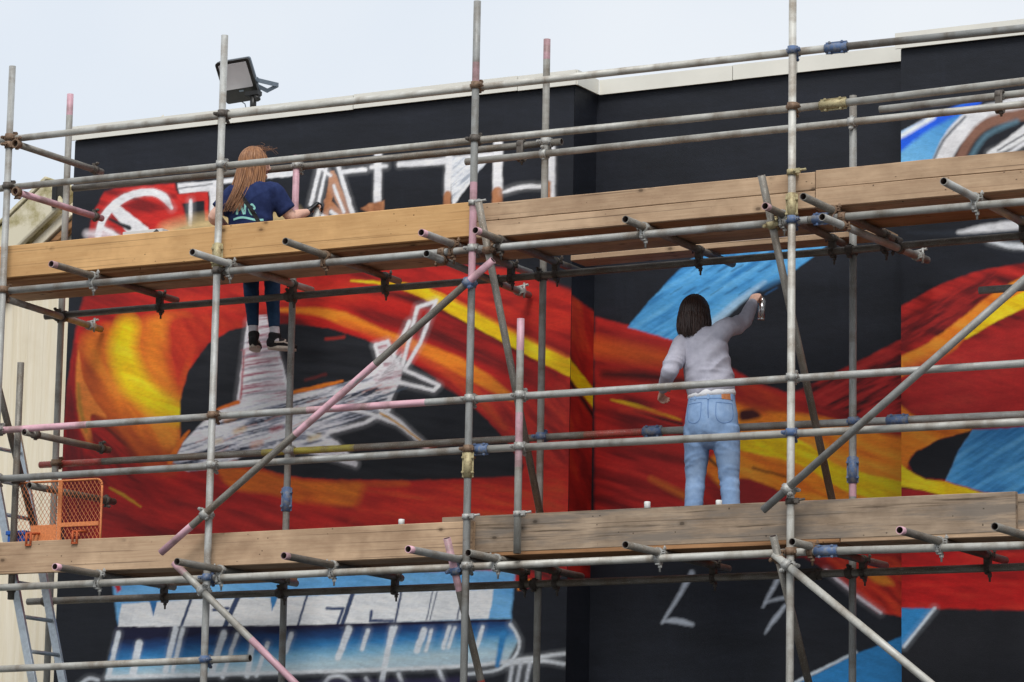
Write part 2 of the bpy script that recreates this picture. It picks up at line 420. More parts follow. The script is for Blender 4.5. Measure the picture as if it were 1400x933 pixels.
def stroke(pts, wd, col, soft=1.0, curve=True, alpha=1.0, only=None, halo=True):
    if halo and not callable(col) and min(col) > 205 and soft < 2.2: stroke(pts, 4, col, 7.5, curve, .30*alpha, only, False)
    P = cat(pts) if curve and len(pts) > 2 else np.array(pts, float)
    n = len(P)
    W = np.interp(np.linspace(0, 1, n), np.linspace(0, 1, len(wd)), wd) if hasattr(wd, '__len__') else np.full(n, float(wd))
    for k, pn in enumerate(PANELS):
        if only is not None and k not in only: continue
        idx = pn.sel(P, W.max()/2+soft*2+2)
        if len(idx) == 0: continue
        x = pn.x[idx]; y = pn.y[idx]
        x = x+(fbm(x/8, y/8, 31)-.5)*1.6; y = y+(fbm(x/8, y/8, 37)-.5)*1.6
        d = np.full(len(x), 1e9)
        for i in range(n-1):
            a, b = P[i], P[i+1]; ex, ey = b-a; L2 = ex*ex+ey*ey+1e-9
            t = np.clip(((x-a[0])*ex+(y-a[1])*ey)/L2, 0, 1)
            d = np.minimum(d, np.hypot(x-a[0]-t*ex, y-a[1]-t*ey)-(W[i]*(1-t)+W[i+1]*t)/2)
        pn.put(idx, alpha*np.clip(.5-d/(2*soft), 0, 1), col)
def mixc(stops, ang, ln, wd, s=0, gain=1.6, y0=None):
    C = np.array([lin(c) for c in stops]); T = np.linspace(0, 1, len(stops))
    def fn(x, y):
        t = np.clip((streak(x, y, ang, ln, wd, s)-.5)*gain+.5, 0, 1)
        return np.stack([np.interp(t, T, C[:, k]) for k in range(3)], -1)
    return fn
def grad(p0, p1, stops, amp=.12):
    C = np.array([lin(c) for c in stops]); T = np.linspace(0, 1, len(stops))
    p0 = np.array(p0, float); p1 = np.array(p1, float); e = p1-p0
    def fn(x, y):
        t = np.clip(((x-p0[0])*e[0]+(y-p0[1])*e[1])/(e@e)+(fbm(x/25, y/8, 5)-.5)*amp, 0, 1)
        return np.stack([np.interp(t, T, C[:, k]) for k in range(3)], -1)
    return fn

ZB, ZT = 2.7, ZC0
PANELS.append(Panel((XL, WY), (1, 0), XC-XL, ZB, ZT))            # 0 left wall
PANELS.append(Panel((XC+.004, WY), (0, 1), RY-WY, ZB, ZT, .011)) # 1 side of the recess
PANELS.append(Panel((XC+.004, RY), (1, 0), XR-XC+.3, ZB, ZT))    # 2 recess
PANELS.append(Panel((XR, WY), (1, 0), 3.2, ZB, ZT)); PANELS[3].x = np.minimum(PANELS[3].x, 1424+.0*PANELS[3].x)             # 3 right wall

RED = mixc([(96, 20, 22), (158, 28, 26), (194, 34, 28), (208, 50, 36)], 22, 90, 15, 1, 1.3)
RED2 = mixc([(84, 18, 22), (140, 28, 28), (184, 38, 34), (196, 50, 42)], 16, 90, 12, 4, 1.4)
ORG = mixc([(218, 108, 30), (240, 136, 36), (246, 158, 54)], 20, 70, 16, 2, 1.4)
YEL = mixc([(226, 176, 16), (242, 208, 18), (244, 214, 40)], 20, 50, 8, 6, 1.6)
WHT = (232, 233, 236); SKY = mixc([(46, 122, 184), (78, 158, 216), (104, 178, 228)], -32, 60, 6, 7, 1.6)
BLK = (27, 29, 35); BRN = mixc([(150, 98, 66), (176, 118, 80), (188, 132, 94)], 80, 20, 6, 8)
# ---- left wall: red field
poly([(118, 392), (108, 430), (98, 490), (91, 545), (86, 610), (84, 700), (100, 770), (150, 786), (165, 812), (200, 800), (400, 792), (690, 784), (712, 806), (735, 800), (784, 780),
      (790, 402), (748, 384), (700, 368), (600, 360), (400, 360), (200, 372)], RED, 2.5, only=[0])
poly([(240, 398), (420, 392), (560, 380), (730, 384), (784, 404), (782, 470), (700, 440), (620, 405), (560, 395), (480, 420), (380, 425), (250, 440)], mixc([(150, 30, 28), (206, 46, 34), (214, 58, 38)], 12, 50, 10, 11), 10, alpha=.8, only=[0])
# swirl
poly([(112, 470), (130, 450), (180, 440), (235, 430), (262, 440), (256, 500), (246, 560), (246, 605), (222, 622), (180, 610), (140, 570), (115, 520)], mixc([(200, 92, 34), (228, 120, 36), (240, 146, 48)], 55, 70, 16, 12), 8, True, only=[0])
poly([(235, 432), (300, 432), (330, 446), (290, 462), (258, 500), (246, 545), (236, 520), (228, 470)], mixc([(176, 40, 28), (206, 60, 34)], 60, 40, 9, 13), 8, True, only=[0])
stroke([(174, 446), (168, 480), (182, 520), (212, 548), (246, 566)], [26, 34, 38, 34, 28], YEL, 9, only=[0])
stroke([(215, 448), (208, 480), (222, 520), (246, 545)], [16, 18, 14, 10], (222, 124, 34), 9, alpha=.8, only=[0])
poly([(112, 470), (135, 520), (165, 570), (205, 606), (240, 618), (238, 650), (190, 640), (140, 590), (112, 530)], mixc([(168, 66, 30), (196, 88, 32)], 45, 50, 10, 14), 7, True, alpha=.8, only=[0])
poly([(107, 479), (103, 513), (105, 556), (111, 588), (120, 606), (128, 608), (124, 588), (126, 567), (146, 571), (128, 545), (115, 520), (110, 498)], (224, 126, 52), 1.6, True, only=[0])
stroke([(107, 525), (110, 560), (118, 590)], [3, 6, 4], (150, 120, 40), 2, alpha=.7, only=[0])
poly([(98, 500), (104, 470), (103, 540), (112, 610), (140, 700), (100, 760), (86, 700), (90, 560)], mixc([(84, 18, 24), (146, 26, 28)], 82, 50, 5, 15), 3, True, alpha=.85, only=[0])
poly([(130, 580), (160, 590), (200, 640), (250, 690), (200, 712), (150, 690), (120, 640)], mixc([(70, 16, 20), (120, 24, 24), (168, 30, 28)], 40, 50, 6, 16, 2.4), 6, True, alpha=.85, only=[0])
poly([(150, 664), (280, 650), (380, 690), (480, 700), (480, 760), (150, 770)], RED2, 12, True, alpha=.7, only=[0])
stroke([(150, 667), (168, 677), (192, 693)], [1.5, 4, 1.5], (196, 150, 40), 1.5, only=[0])
# eye
poly([(247, 606), (246, 548), (258, 506), (284, 470), (314, 452), (350, 444), (400, 443), (450, 449), (500, 464), (558, 494), (610, 526), (652, 560), (690, 600), (716, 636), (712, 652), (640, 655), (560, 658), (490, 656), (430, 655), (388, 650), (330, 632)],
     mixc([(20, 22, 28), (30, 32, 38), (36, 38, 44)], 5, 60, 8, 17), 1.4, only=[0])
stroke([(446, 464), (470, 461)], 4, (170, 44, 34), 1.5, alpha=.8, only=[0]); stroke([(418, 520), (445, 512)], 3, (130, 40, 34), 2, alpha=.6, only=[0])
# under the eye
poly([(300, 640), (362, 645), (390, 653), (430, 658), (500, 660), (560, 662), (500, 690), (430, 690), (370, 676), (320, 668)], mixc([(196, 88, 28), (228, 124, 34)], 12, 50, 8, 18), 4, True, only=[0])
poly([(500, 661), (560, 662), (720, 656), (772, 640), (774, 720), (640, 715), (480, 712)], mixc([(176, 36, 30), (204, 48, 34), (206, 74, 40)], 8, 60, 9, 19), 7, only=[0])
stroke([(420, 690), (520, 706), (640, 700)], 14, (190, 42, 32), 7, alpha=.7, only=[0])
poly([(600, 520), (640, 545), (690, 590), (722, 640), (776, 640), (778, 520), (720, 545), (660, 520)], mixc([(140, 30, 30), (196, 48, 38), (208, 60, 42)], 48, 60, 9, 20), 6, only=[0])
# flames to the right of the eye
stroke([(380, 424), (430, 426), (470, 436), (520, 456), (566, 473), (620, 497), (668, 524), (700, 545)], [4, 10, 18, 12, 16, 22, 18, 6], ORG, 2.6, only=[0])
stroke([(465, 440), (520, 462), (580, 490), (640, 530), (690, 585)], [3, 8, 10, 12, 4], (206, 80, 36), 5, alpha=.8, only=[0])
stroke([(500, 430), (580, 450), (660, 486), (740, 525)], [8, 20, 18, 8], mixc([(82, 20, 22), (140, 28, 28)], 25, 50, 4, 23, 2.4), 5, alpha=.75, only=[0])
stroke([(480, 398), (540, 404), (600, 424), (680, 466), (760, 512)], [3, 8, 8, 8, 3], mixc([(58, 16, 20), (120, 26, 26)], 25, 40, 4, 24), 3, alpha=.8, only=[0])
stroke([(480, 384), (530, 388), (570, 397), (610, 415), (683, 454), (734, 481), (780, 503)], [2, 5, 14, 20, 20, 21, 24], YEL, 1.3, only=[0])
stroke([(590, 398), (640, 420), (700, 452), (776, 488)], [2, 5, 6, 5], (212, 92, 40), 2, alpha=.8, only=[0])
# sketched creature
HAT = mixc([(58, 62, 76), (150, 154, 168), (222, 220, 227), (242, 241, 244), (242, 234, 236)], -14, 70, 4.6, 25, 2.5)
HATP = mixc([(176, 112, 126), (222, 204, 210), (238, 232, 236), (240, 238, 241)], -10, 60, 3.4, 26, 2.2)
poly([(236, 632), (250, 606), (276, 578), (301, 560), (328, 548), (382, 546), (406, 539), (470, 525), (505, 512), (520, 498), (540, 505), (548, 520), (533, 548), (520, 562), (470, 582), (448, 592), (470, 618), (486, 636), (440, 622), (400, 610), (340, 622), (290, 640), (258, 646)], HAT, 1.5, only=[0])
poly([(325, 550), (332, 500), (338, 449), (352, 431), (364, 431), (372, 460), (384, 488), (394, 532), (394, 550)], HATP, 1.2, only=[0])
for p, q in (((340, 440), (326, 546)), ((376, 470), (394, 534))): stroke([p, q], 4, (236, 232, 238), 1, only=[0])
stroke([(334, 480), (329, 545)], 3, (176, 48, 52), 1.2, alpha=.8, only=[0])
poly([(512, 472), (528, 467), (535, 486), (552, 500), (546, 524), (533, 548), (516, 530), (506, 512), (520, 498)], HATP, 1.3, alpha=.85, only=[0])
for pts in ([(550, 500), (571, 420), (596, 412), (574, 470), (553, 505)], [(553, 506), (600, 527), (593, 534), (545, 523)], [(513, 472), (530, 467), (546, 502)], [(513, 474), (522, 500), (508, 513)], [(541, 524), (532, 548), (520, 560)],
            [(520, 560), (545, 576), (571, 601), (584, 614)], [(480, 560), (505, 566), (545, 580), (578, 606)], [(380, 606), (440, 622), (486, 636)], [(420, 592), (460, 606), (486, 634)], [(448, 592), (500, 578), (532, 560)], [(540, 480), (560, 440)]):
    stroke(pts, 5, (236, 234, 238), 1.2, curve=False, only=[0])
for i in range(70):
    x = 256+i*3.8; y = 624-i*1.45+15*sin(i*1.7); stroke([(x, y), (x+26, y-10-4*sin(i))], [1, 4.2, 1], [(244, 243, 246), (104, 116, 136), (244, 241, 244), (226, 170, 160), (242, 240, 243)][i % 5], 1.3, alpha=.75, only=[0], halo=False)
for i in range(9):
    stroke([(330+i*.2, 470+i*9), (350, 466+i*9), (378+i*1.5, 462+i*9)], [1, 3, 1.5], (176, 96, 112) if i % 2 else (120, 110, 126), 1.4, alpha=.75, only=[0])
for i in range(8):
    stroke([(512+i*4, 520-i*4), (536+i*2, 512-i*4)], [1, 3, 1], (238, 236, 240), 1, only=[0]); stroke([(514+i*4, 524-i*5), (534+i*2, 516-i*5)], 1.4, (96, 70, 84), 1, alpha=.6, only=[0])
stroke([(400, 537), (440, 528), (468, 521)], [5, 6, 3], (228, 124, 34), 1, only=[0]); stroke([(297, 560), (326, 550)], [3, 6], (224, 112, 36), 1.2, only=[0])
stroke([(232, 632), (244, 608), (258, 590)], [7, 7, 3], (226, 116, 36), 1.2, only=[0]); stroke([(520, 565), (548, 582), (574, 602)], 2.4, (220, 160, 40), 1, only=[0])
for p, c in (((322, 590), (232, 178, 40)), ((372, 588), (206, 60, 44)), ((345, 610), (230, 140, 52)), ((424, 600), (232, 190, 60)), ((290, 606), (232, 196, 120)), ((308, 575), (234, 160, 80)), ((582, 613), (214, 96, 50))):
    stroke([p, (p[0]+12, p[1]-4)], [3, 8, 2], c, 5, alpha=.8, only=[0])
for a in range(16):
    x = 395+a*9; y = 590-a*3.4; stroke([(x, y), (x+26, y-9)], 2, (78, 92, 108), 1.4, alpha=.7, only=[0])
# ---- left wall: upper lettering
poly([(120, 322), (128, 290), (143, 262), (157, 258), (200, 254), (238, 251), (250, 282), (257, 308), (222, 320), (160, 334), (120, 334)], mixc([(130, 26, 28), (196, 40, 36), (212, 48, 42)], 10, 40, 8, 30, 1.8), 1.6, only=[0])
stroke([(134, 322), (141, 299), (158, 279), (182, 266), (206, 263), (223, 269), (235, 285)], [9, 10, 11, 10, 10, 11, 4], WHT, .9, only=[0])
poly([(150, 287), (160, 279), (203, 312), (204, 322), (180, 326)], WHT, 1, only=[0]); stroke([(150, 300), (176, 312)], [3, 7], (40, 42, 48), 1.2, only=[0]); stroke([(140, 312), (168, 328)], 6, WHT, 1.5, only=[0])
stroke([(120, 320), (150, 320)], 10, (236, 226, 230), 4, alpha=.8, only=[0]); stroke([(180, 285), (230, 282)], 10, (120, 24, 26), 5, alpha=.5, only=[0])
poly([(242, 252), (300, 246), (405, 231), (406, 240), (352, 246), (300, 252), (297, 290), (288, 300), (286, 262), (246, 265)], WHT, 1, only=[0])
poly([(240, 266), (284, 262), (286, 302), (280, 302), (279, 275), (248, 278)], (206, 44, 38), 1, only=[0]); stroke([(261, 275), (260, 308)], 5, WHT, 1, only=[0]); stroke([(245, 258), (290, 252)], 1.6, (90, 92, 100), 1, only=[0])
stroke([(230, 318), (270, 308), (340, 300), (400, 296)], 20, (216, 190, 136), 10, alpha=.85, only=[0])
poly([(440, 300), (452, 234), (457, 234), (483, 292), (470, 296), (455, 268), (448, 300)], BRN, .9, only=[0]); stroke([(447, 276), (468, 296)], 9, BRN, 1, only=[0])
for p, q, wd in (((437, 231), (425, 280), 5), ((446, 231), (434, 284), 4), ((463, 230), (482, 292), 6), ((456, 254), (470, 290), 4), ((441, 296), (450, 302), 6), ((453, 290), (466, 299), 5), ((440, 231), (452, 240), 4), ((469, 235), (499, 232), 6)):
    stroke([p, q], wd, WHT, 1, only=[0])
stroke([(517, 212), (516, 280)], 10, WHT, 1.4, only=[0]); stroke([(508, 229), (528, 227)], 5, WHT, 1.6, only=[0]); poly([(493, 286), (505, 279), (525, 274), (525, 310), (503, 310), (506, 292)], BRN, 1.3, only=[0])
stroke([(546, 225), (600, 221), (672, 212)], [7, 9, 7], WHT, 1.4, only=[0]); poly([(616, 216), (672, 214), (646, 246), (618, 284)], mixc([(168, 176, 188), (226, 230, 236), (236, 238, 240)], -40, 30, 3, 33, 2), 1, only=[0])
stroke([(614, 216), (612, 264)], 9, WHT, 1.4, only=[0]); stroke([(612, 266), (611, 300)], 10, BRN, 1.4, only=[0])
stroke([(681, 198), (680, 258)], 13, WHT, 1.4, only=[0]); stroke([(680, 262), (679, 300)], 14, BRN, 1.4, only=[0]); stroke([(688, 263), (712, 256), (742, 255)], [3, 6, 5], WHT, 1.2, only=[0])
stroke([(754, 202), (754, 280)], 9, WHT, 1.6, only=[0]); stroke([(750, 250), (750, 290)], 6, BRN, 1.4, only=[0])
# ---- left wall: lower lettering
poly([(152, 786), (705, 780), (703, 797), (698, 850), (400, 856), (162, 862)], mixc([(92, 160, 216), (122, 184, 230)], 0, 60, 10, 40), 2, only=[0])
poly([(158, 856), (697, 848), (709, 876), (692, 908), (560, 916), (300, 924), (144, 930)], grad((420, 858), (424, 922), [(20, 22, 54), (28, 70, 124), (50, 124, 182), (122, 176, 208), (180, 204, 214), (170, 194, 208)]), 2, only=[0])
poly([(166, 826), (260, 820), (420, 815), (560, 809), (675, 806), (672, 828), (668, 846), (540, 851), (400, 856), (250, 858), (161, 859)], mixc([(222, 225, 228), (232, 234, 236), (238, 239, 240)], 3, 50, 6, 41), 1, only=[0])
poly([(203, 820), (216, 820), (210, 843)], (44, 112, 172), .8, only=[0]); poly([(369, 816), (380, 816), (372, 835)], (60, 130, 190), .8, only=[0])
for p, q, wd in (((261, 820), (247, 859), 4), ((326, 815), (306, 860), 7), ((420, 814), (407, 857), 3), ((482, 812), (467, 857), 6), ((549, 808), (540, 852), 3), ((592, 808), (583, 848), 1.6), ((598, 808), (588, 848), 1.4), ((632, 812), (625, 846), 2)):
    stroke([p, q], wd, (58, 72, 104), .8, only=[0])
for pts in ([(447, 832), (469, 832), (462, 852)], [(508, 836), (506, 849), (537, 849)], [(292, 834), (312, 832)]): stroke(pts, 4, (64, 78, 112), .8, curve=False, only=[0])
stroke([(158, 859), (400, 857), (697, 848)], 4, (26, 24, 54), 1, only=[0])
for p, q, wd in (((162, 866), (148, 926), 5), ((240, 860), (226, 918), 6), ((250, 860), (236, 918), 4), ((306, 866), (290, 918), 7), ((324, 868), (304, 926), 4), ((190, 880), (182, 920), 8), ((345, 882), (338, 924), 6), ((366, 880), (350, 924), 4), ((398, 868), (390, 892), 5),
                 ((477, 860), (462, 900), 7), ((503, 862), (495, 888), 4), ((536, 860), (522, 932), 6), ((541, 858), (530, 890), 3), ((580, 862), (570, 890), 7), ((590, 862), (582, 890), 3), ((614, 858), (606, 886), 4), ((622, 858), (613, 886), 3), ((660, 858), (652, 884), 4)):
    stroke([p, q], wd+1.6, (216, 222, 228), 1.1, alpha=.95, only=[0])
for pts in ([(146, 926), (300, 922), (480, 917), (628, 911), (697, 904), (771, 894)], [(690, 908), (740, 904), (771, 908)]): stroke(pts, 5, (218, 222, 226), 1.6, only=[0])
stroke([(698, 854), (710, 878), (702, 900), (680, 916), (640, 922)], 4, (214, 220, 226), 1.4, only=[0]); stroke([(688, 868), (680, 910)], [10, 6], (52, 130, 190), 2, only=[0])
for pts in ([(110, 936), (122, 928), (134, 930)], [(440, 940), (452, 926), (470, 926), (480, 936)], [(500, 928), (508, 940)], [(545, 922), (552, 940)], [(600, 916), (610, 940)], [(700, 912), (696, 940)], [(712, 908), (706, 940)], [(724, 908), (718, 940)]):
    stroke(pts, 5, (206, 210, 216), 1.6, only=[0])
poly([(420, 934), (460, 930), (560, 930), (640, 926), (640, 960), (420, 960)], (60, 52, 96), 4, alpha=.6, only=[0])
poly([(150, 786), (158, 786), (166, 806), (160, 810)], (190, 40, 44), 1.5, only=[0]); poly([(706, 800), (724, 792), (732, 797), (708, 808)], (226, 130, 40), 1.2, only=[0])
# ---- side of the recess and recess
poly([(776, 400), (822, 434), (822, 700), (818, 790), (768, 790)], mixc([(124, 24, 22), (172, 34, 28), (192, 62, 32)], 70, 50, 14, 45, 1.8), 2, only=[1])
poly([(776, 490), (780, 492), (822, 546), (822, 572), (776, 514)], YEL, 1.2, only=[1]); stroke([(778, 520), (822, 584)], 5, (30, 24, 24), 2, only=[1])
poly([(814, 434), (862, 446), (926, 466), (1004, 506), (1040, 526), (1074, 537), (1090, 535), (1112, 525), (1166, 498), (1245, 458), (1245, 800), (1200, 838), (1170, 815), (1136, 784), (1100, 762), (812, 766)], RED2, 2, only=[2])
poly([(814, 440), (926, 472), (1010, 515), (1010, 560), (900, 530), (814, 520)], mixc([(110, 22, 24), (160, 34, 28), (176, 44, 30)], 14, 60, 9, 46), 6, alpha=.8, only=[2])
stroke([(816, 474), (870, 484), (935, 494)], [26, 24, 12], (188, 78, 28), 8, alpha=.9, only=[2])
stroke([(826, 512), (880, 514), (935, 522)], [8, 12, 10], (44, 20, 22), 5, alpha=.9, only=[2]); stroke([(836, 547), (866, 554), (930, 574)], [2, 6, 2], (214, 170, 30), 1.5, only=[2]); stroke([(868, 562), (932, 580)], 4, (40, 20, 22), 2, only=[2])
stroke([(850, 560), (930, 566)], 8, (196, 56, 40), 4, alpha=.7, only=[2]); stroke([(890, 655), (940, 680)], [6, 10], (206, 110, 40), 4, alpha=.8, only=[2]); stroke([(822, 600), (930, 620)], 16, (176, 40, 34), 7, alpha=.6, only=[2])
poly([(1000, 548), (1062, 562), (1130, 572), (1180, 588), (1245, 600), (1245, 700), (1040, 700), (1010, 690), (960, 640), (1000, 600)], mixc([(222, 112, 30), (242, 142, 36), (246, 160, 50)], 22, 70, 12, 47), 4, only=[2])
poly([(1012, 520), (1070, 540), (1100, 560), (1040, 566), (1005, 552)], mixc([(150, 34, 26), (196, 64, 30)], 24, 40, 8, 48), 5, alpha=.8, only=[2])
poly([(1012, 562), (1030, 560), (1040, 570), (1014, 576)], (66, 20, 22), 3, True, only=[2])
poly([(1006, 602), (1086, 599), (1150, 638), (1245, 664), (1245, 690), (1160, 673), (1090, 634), (1006, 614)], YEL, 1.6, True, only=[2])
poly([(1010, 655), (1050, 664), (1084, 684), (1060, 700), (1010, 690)], (150, 34, 34), 2, True, only=[2]); stroke([(962, 622), (1004, 655)], 4, (60, 30, 20), 2, only=[2]); stroke([(1030, 640), (1074, 652)], 3, (110, 60, 20), 2, only=[2])
poly([(1100, 534), (1166, 502), (1245, 462), (1245, 586), (1180, 572), (1120, 556)], mixc([(58, 16, 20), (126, 26, 28), (164, 34, 34), (176, 44, 42)], -26, 40, 6, 49, 2.2), 4, only=[2])
poly([(858, 448), (886, 414), (912, 386), (945, 355), (1000, 330), (1150, 320), (1106, 356), (1074, 378), (1042, 392), (1000, 424), (962, 452), (926, 467)], SKY, 1.4, only=[2])
stroke([(1046, 386), (1010, 412), (976, 442)], [4, 9, 12], (170, 204, 230), 2.5, alpha=.85, only=[2]); stroke([(1074, 378), (1042, 394)], 7, (60, 120, 170), 3, alpha=.7, only=[2])
for i in range(26):
    x = 905+(i*47) % 150; y = 372+(i*31) % 62
    if y > 468-(x-925)*.42 or y < 462-(x-858)*1.05: continue
    stroke([(x, y), (x+16, y-10)], [1, 2.4, 1], (32, 84, 132), 1.0, alpha=.8, only=[2])
for pts, wd in (([(946, 784), (928, 815), (905, 852)], [8, 6, 2]), ([(908, 850), (924, 849), (946, 854)], [3, 8, 6]), ([(1068, 784), (1055, 808), (1043, 830)], [6, 6, 2]), ([(1046, 824), (1074, 817)], 3.5), ([(1074, 828), (1058, 848), (1046, 866)], [5, 6, 1.5])):
    stroke(pts, wd, (196, 204, 216), 2.2, alpha=.85, only=[2], halo=False)
poly([(1128, 760), (1245, 760), (1245, 846), (1204, 838), (1172, 816), (1136, 786)], mixc([(120, 20, 18), (196, 44, 28), (214, 66, 34)], 40, 40, 9, 50), 1.5, only=[2])
stroke([(1130, 780), (1168, 812), (1204, 838)], 4, (214, 206, 214), 1.4, only=[2]); poly([(1178, 776), (1206, 784), (1222, 800), (1196, 796)], (224, 132, 40), 3, True, only=[2])
poly([(1080, 940), (1166, 896), (1245, 866), (1245, 960), (1080, 960)], (44, 128, 190), 1.4, only=[2]); stroke([(1082, 936), (1130, 912), (1170, 892)], 4, (200, 212, 222), 1.5, only=[2])
# ---- right wall
poly([(1230, 224), (1232, 180), (1276, 158), (1320, 141), (1338, 140), (1314, 162), (1288, 192), (1272, 230)], grad((1290, 150), (1250, 225), [(66, 140, 206), (90, 164, 220), (112, 182, 230)]), 1.2, only=[3])
stroke([(1226, 202), (1260, 176), (1290, 160), (1336, 140)], [16, 15, 13, 10], (26, 92, 226), 3, only=[3]); stroke([(1228, 188), (1276, 160)], 7, (226, 234, 244), 2.5, only=[3])
stroke([(1280, 236), (1302, 192), (1334, 163), (1376, 150), (1420, 130)], [22, 26, 30, 26, 30], (226, 227, 230), 2, only=[3]); stroke([(1270, 234), (1290, 192), (1320, 160)], 3, (60, 70, 84), 2, only=[3])
stroke([(1306, 230), (1330, 186), (1362, 164), (1420, 154)], [12, 13, 15, 18], (134, 96, 80), 2.5, only=[3]); stroke([(1324, 222), (1348, 186), (1390, 166)], 7, (92, 128, 146), 3, alpha=.85, only=[3])
stroke([(1352, 210), (1380, 196), (1420, 168)], [5, 14, 20], (224, 226, 228), 1.6, only=[3]); stroke([(1376, 212), (1420, 184)], [3, 8], (220, 222, 226), 1.6, only=[3]); stroke([(1364, 206), (1420, 172)], 2, (60, 64, 74), 1.2, only=[3])
poly([(1240, 318), (1420, 312), (1420, 342), (1360, 330), (1300, 322)], (40, 46, 56), 3, only=[3])
stroke([(1310, 318), (1350, 312), (1420, 305)], [3, 11, 14], (228, 228, 230), 2.5, only=[3]); stroke([(1352, 330), (1380, 336), (1420, 338)], [3, 7, 8], (222, 226, 230), 2, only=[3])
poly([(1228, 421), (1282, 391), (1333, 372), (1430, 354), (1430, 780), (1228, 840)], RED2, 1.6, only=[3])
poly([(1228, 440), (1300, 400), (1360, 372), (1360, 400), (1300, 445), (1228, 480)], mixc([(44, 14, 18), (110, 24, 28), (160, 36, 34)], -30, 40, 6, 55, 2.4), 5, alpha=.85, only=[3])
poly([(1226, 492), (1266, 471), (1316, 434), (1360, 400), (1430, 366), (1430, 398), (1366, 428), (1326, 458), (1290, 490), (1226, 516)], ORG, 2, True, only=[3])
stroke([(1320, 462), (1366, 428), (1430, 396)], [4, 18, 24], YEL, 1.6, only=[3])
poly([(1240, 500), (1320, 470), (1430, 430), (1430, 590), (1300, 580), (1240, 560)], mixc([(168, 34, 34), (190, 44, 42), (196, 54, 46)], -10, 60, 12, 56), 8, alpha=.85, only=[3])
poly([(1224, 556), (1262, 576), (1330, 588), (1290, 600), (1250, 620), (1240, 640), (1224, 640)], ORG, 2, True, only=[3])
poly([(1242, 633), (1252, 618), (1282, 602), (1330, 588), (1312, 615), (1294, 657), (1265, 654), (1247, 645)], (28, 30, 36), 1.2, only=[3])
poly([(1330, 588), (1430, 582), (1430, 684), (1345, 673), (1293, 658), (1311, 615)], SKY, 1.2, only=[3])
poly([(1224, 630), (1245, 645), (1266, 656), (1292, 659), (1350, 676), (1330, 690), (1258, 670), (1224, 664)], YEL, 1.2, only=[3]); poly([(1224, 668), (1262, 671), (1310, 690), (1224, 700)], (170, 34, 36), 1.5, only=[3])
poly([(1226, 750), (1430, 756), (1430, 836), (1226, 832)], mixc([(150, 16, 16), (180, 20, 20), (190, 40, 30)], 4, 60, 10, 57), 2, only=[3])
poly([(1226, 832), (1430, 836), (1430, 980), (1226, 980)], (28, 29, 35), 2, only=[3]); poly([(1226, 832), (1278, 832), (1256, 860), (1226, 892)], (48, 134, 196), 1.5, only=[3]); stroke([(1278, 832), (1236, 884)], 4, (206, 216, 226), 1.4, only=[3])
for k, pn in enumerate(PANELS): pn.mesh('painted_wall_face', root_b)
PANELS.clear()

# coping, one folded metal strip after another
def coping(x0, x1, yf, depth, cuts):
    xs = [x0]+[c for c in cuts]+[x1]
    for a, b in zip(xs[:-1], xs[1:]):
        dz = random.Random(a).uniform(-.004, .004)
        bm = bmesh.new()
        box(bm, ((a+b)/2, yf-.03, (ZC0+ZC1)/2+dz), (b-a-.006, .012, ZC1-ZC0))
        box(bm, ((a+b)/2, yf-.036+depth/2+.0121, ZC1-.006+dz-.003), (b-a-.008, depth, .010))
        link('coping', bm_mesh(bm, 'coping'), M['coping'], root_b)
xx = lambda p: at(p, 120, Y=WY-.03).x
coping(XL-.03, XC+.03, WY, .32, [xx(300), xx(484), xx(708)])
coping(XC+.035, XR-.005, RY, .30, [at(1002, 100, Y=RY-.03).x, at(1090, 90, Y=RY-.03).x])
coping(XR-.03, XE, WY, .32, [XR+1.6, XR+3.0])
bm = bmesh.new(); box(bm, (XC+.03, (WY+RY)/2-.03, (ZC0+ZC1)/2), (.012, RY-WY-.016, ZC1-ZC0))
link('coping', bm_mesh(bm, 'coping'), M['coping'], root_b)

# ------------------------------------------------------------------ cream building beside it
CY = 2.6
root_c = empty('cream_building', (-7.2, CY, 0))
tag(root_c, 'cream clad gabled building with mossy roof verge beside the black wall', 'building')
XW0, XW1 = -9.6, XL-.02
apex = at(92, 268, Y=CY); low = at(5, 352, Y=CY); sl = (apex.z-low.z)/(apex.x-low.x)
top_at = lambda x: apex.z+(x-apex.x)*sl-.10
x = XW0; k = 0
while x < XW1-.01:
    x1 = min(x+.9, XW1); bm = bmesh.new(); nrib = 6
    prof = []
    for i in range(nrib):
        a = x+(x1-x)*i/nrib; d = (x1-x)/nrib
        prof += [(a, 0), (a+d*.62, 0), (a+d*.70, -.004), (a+d*.92, -.004), (a+d*.995, 0)]
    lo = [bm.verts.new((p[0], CY+p[1]-(k % 2)*.003, .02)) for p in prof]; hi = [bm.verts.new((p[0], CY+p[1]-(k % 2)*.003, top_at(p[0]))) for p in prof]
    for i in range(len(prof)-1): bm.faces.new((lo[i], lo[i+1], hi[i+1], hi[i]))
    link('cladding_sheet', bm_mesh(bm, 'cladding_sheet'), M['cream'], root_c); x = x1; k += 1
bm = bmesh.new()
A = [(XW0, .01), (XW1, .01), (XW1, top_at(XW1)-.05), (XW0, max(.5, top_at(XW0)-.05))]
fr = [bm.verts.new((p[0], CY+.03, p[1])) for p in A]; bk = [bm.verts.new((p[0], CY+5, p[1])) for p in A]
bm.faces.new(fr[::-1]); bm.faces.new(bk)
for i in range(4): bm.faces.new((fr[i], fr[(i+1) % 4], bk[(i+1) % 4], bk[i]))
link('wall', bm_mesh(bm, 'wall'), M['cream'], root_c)
d = Vector((1, 0, sl)).normalized(); nrm = Vector((-d.z, 0, d.x))
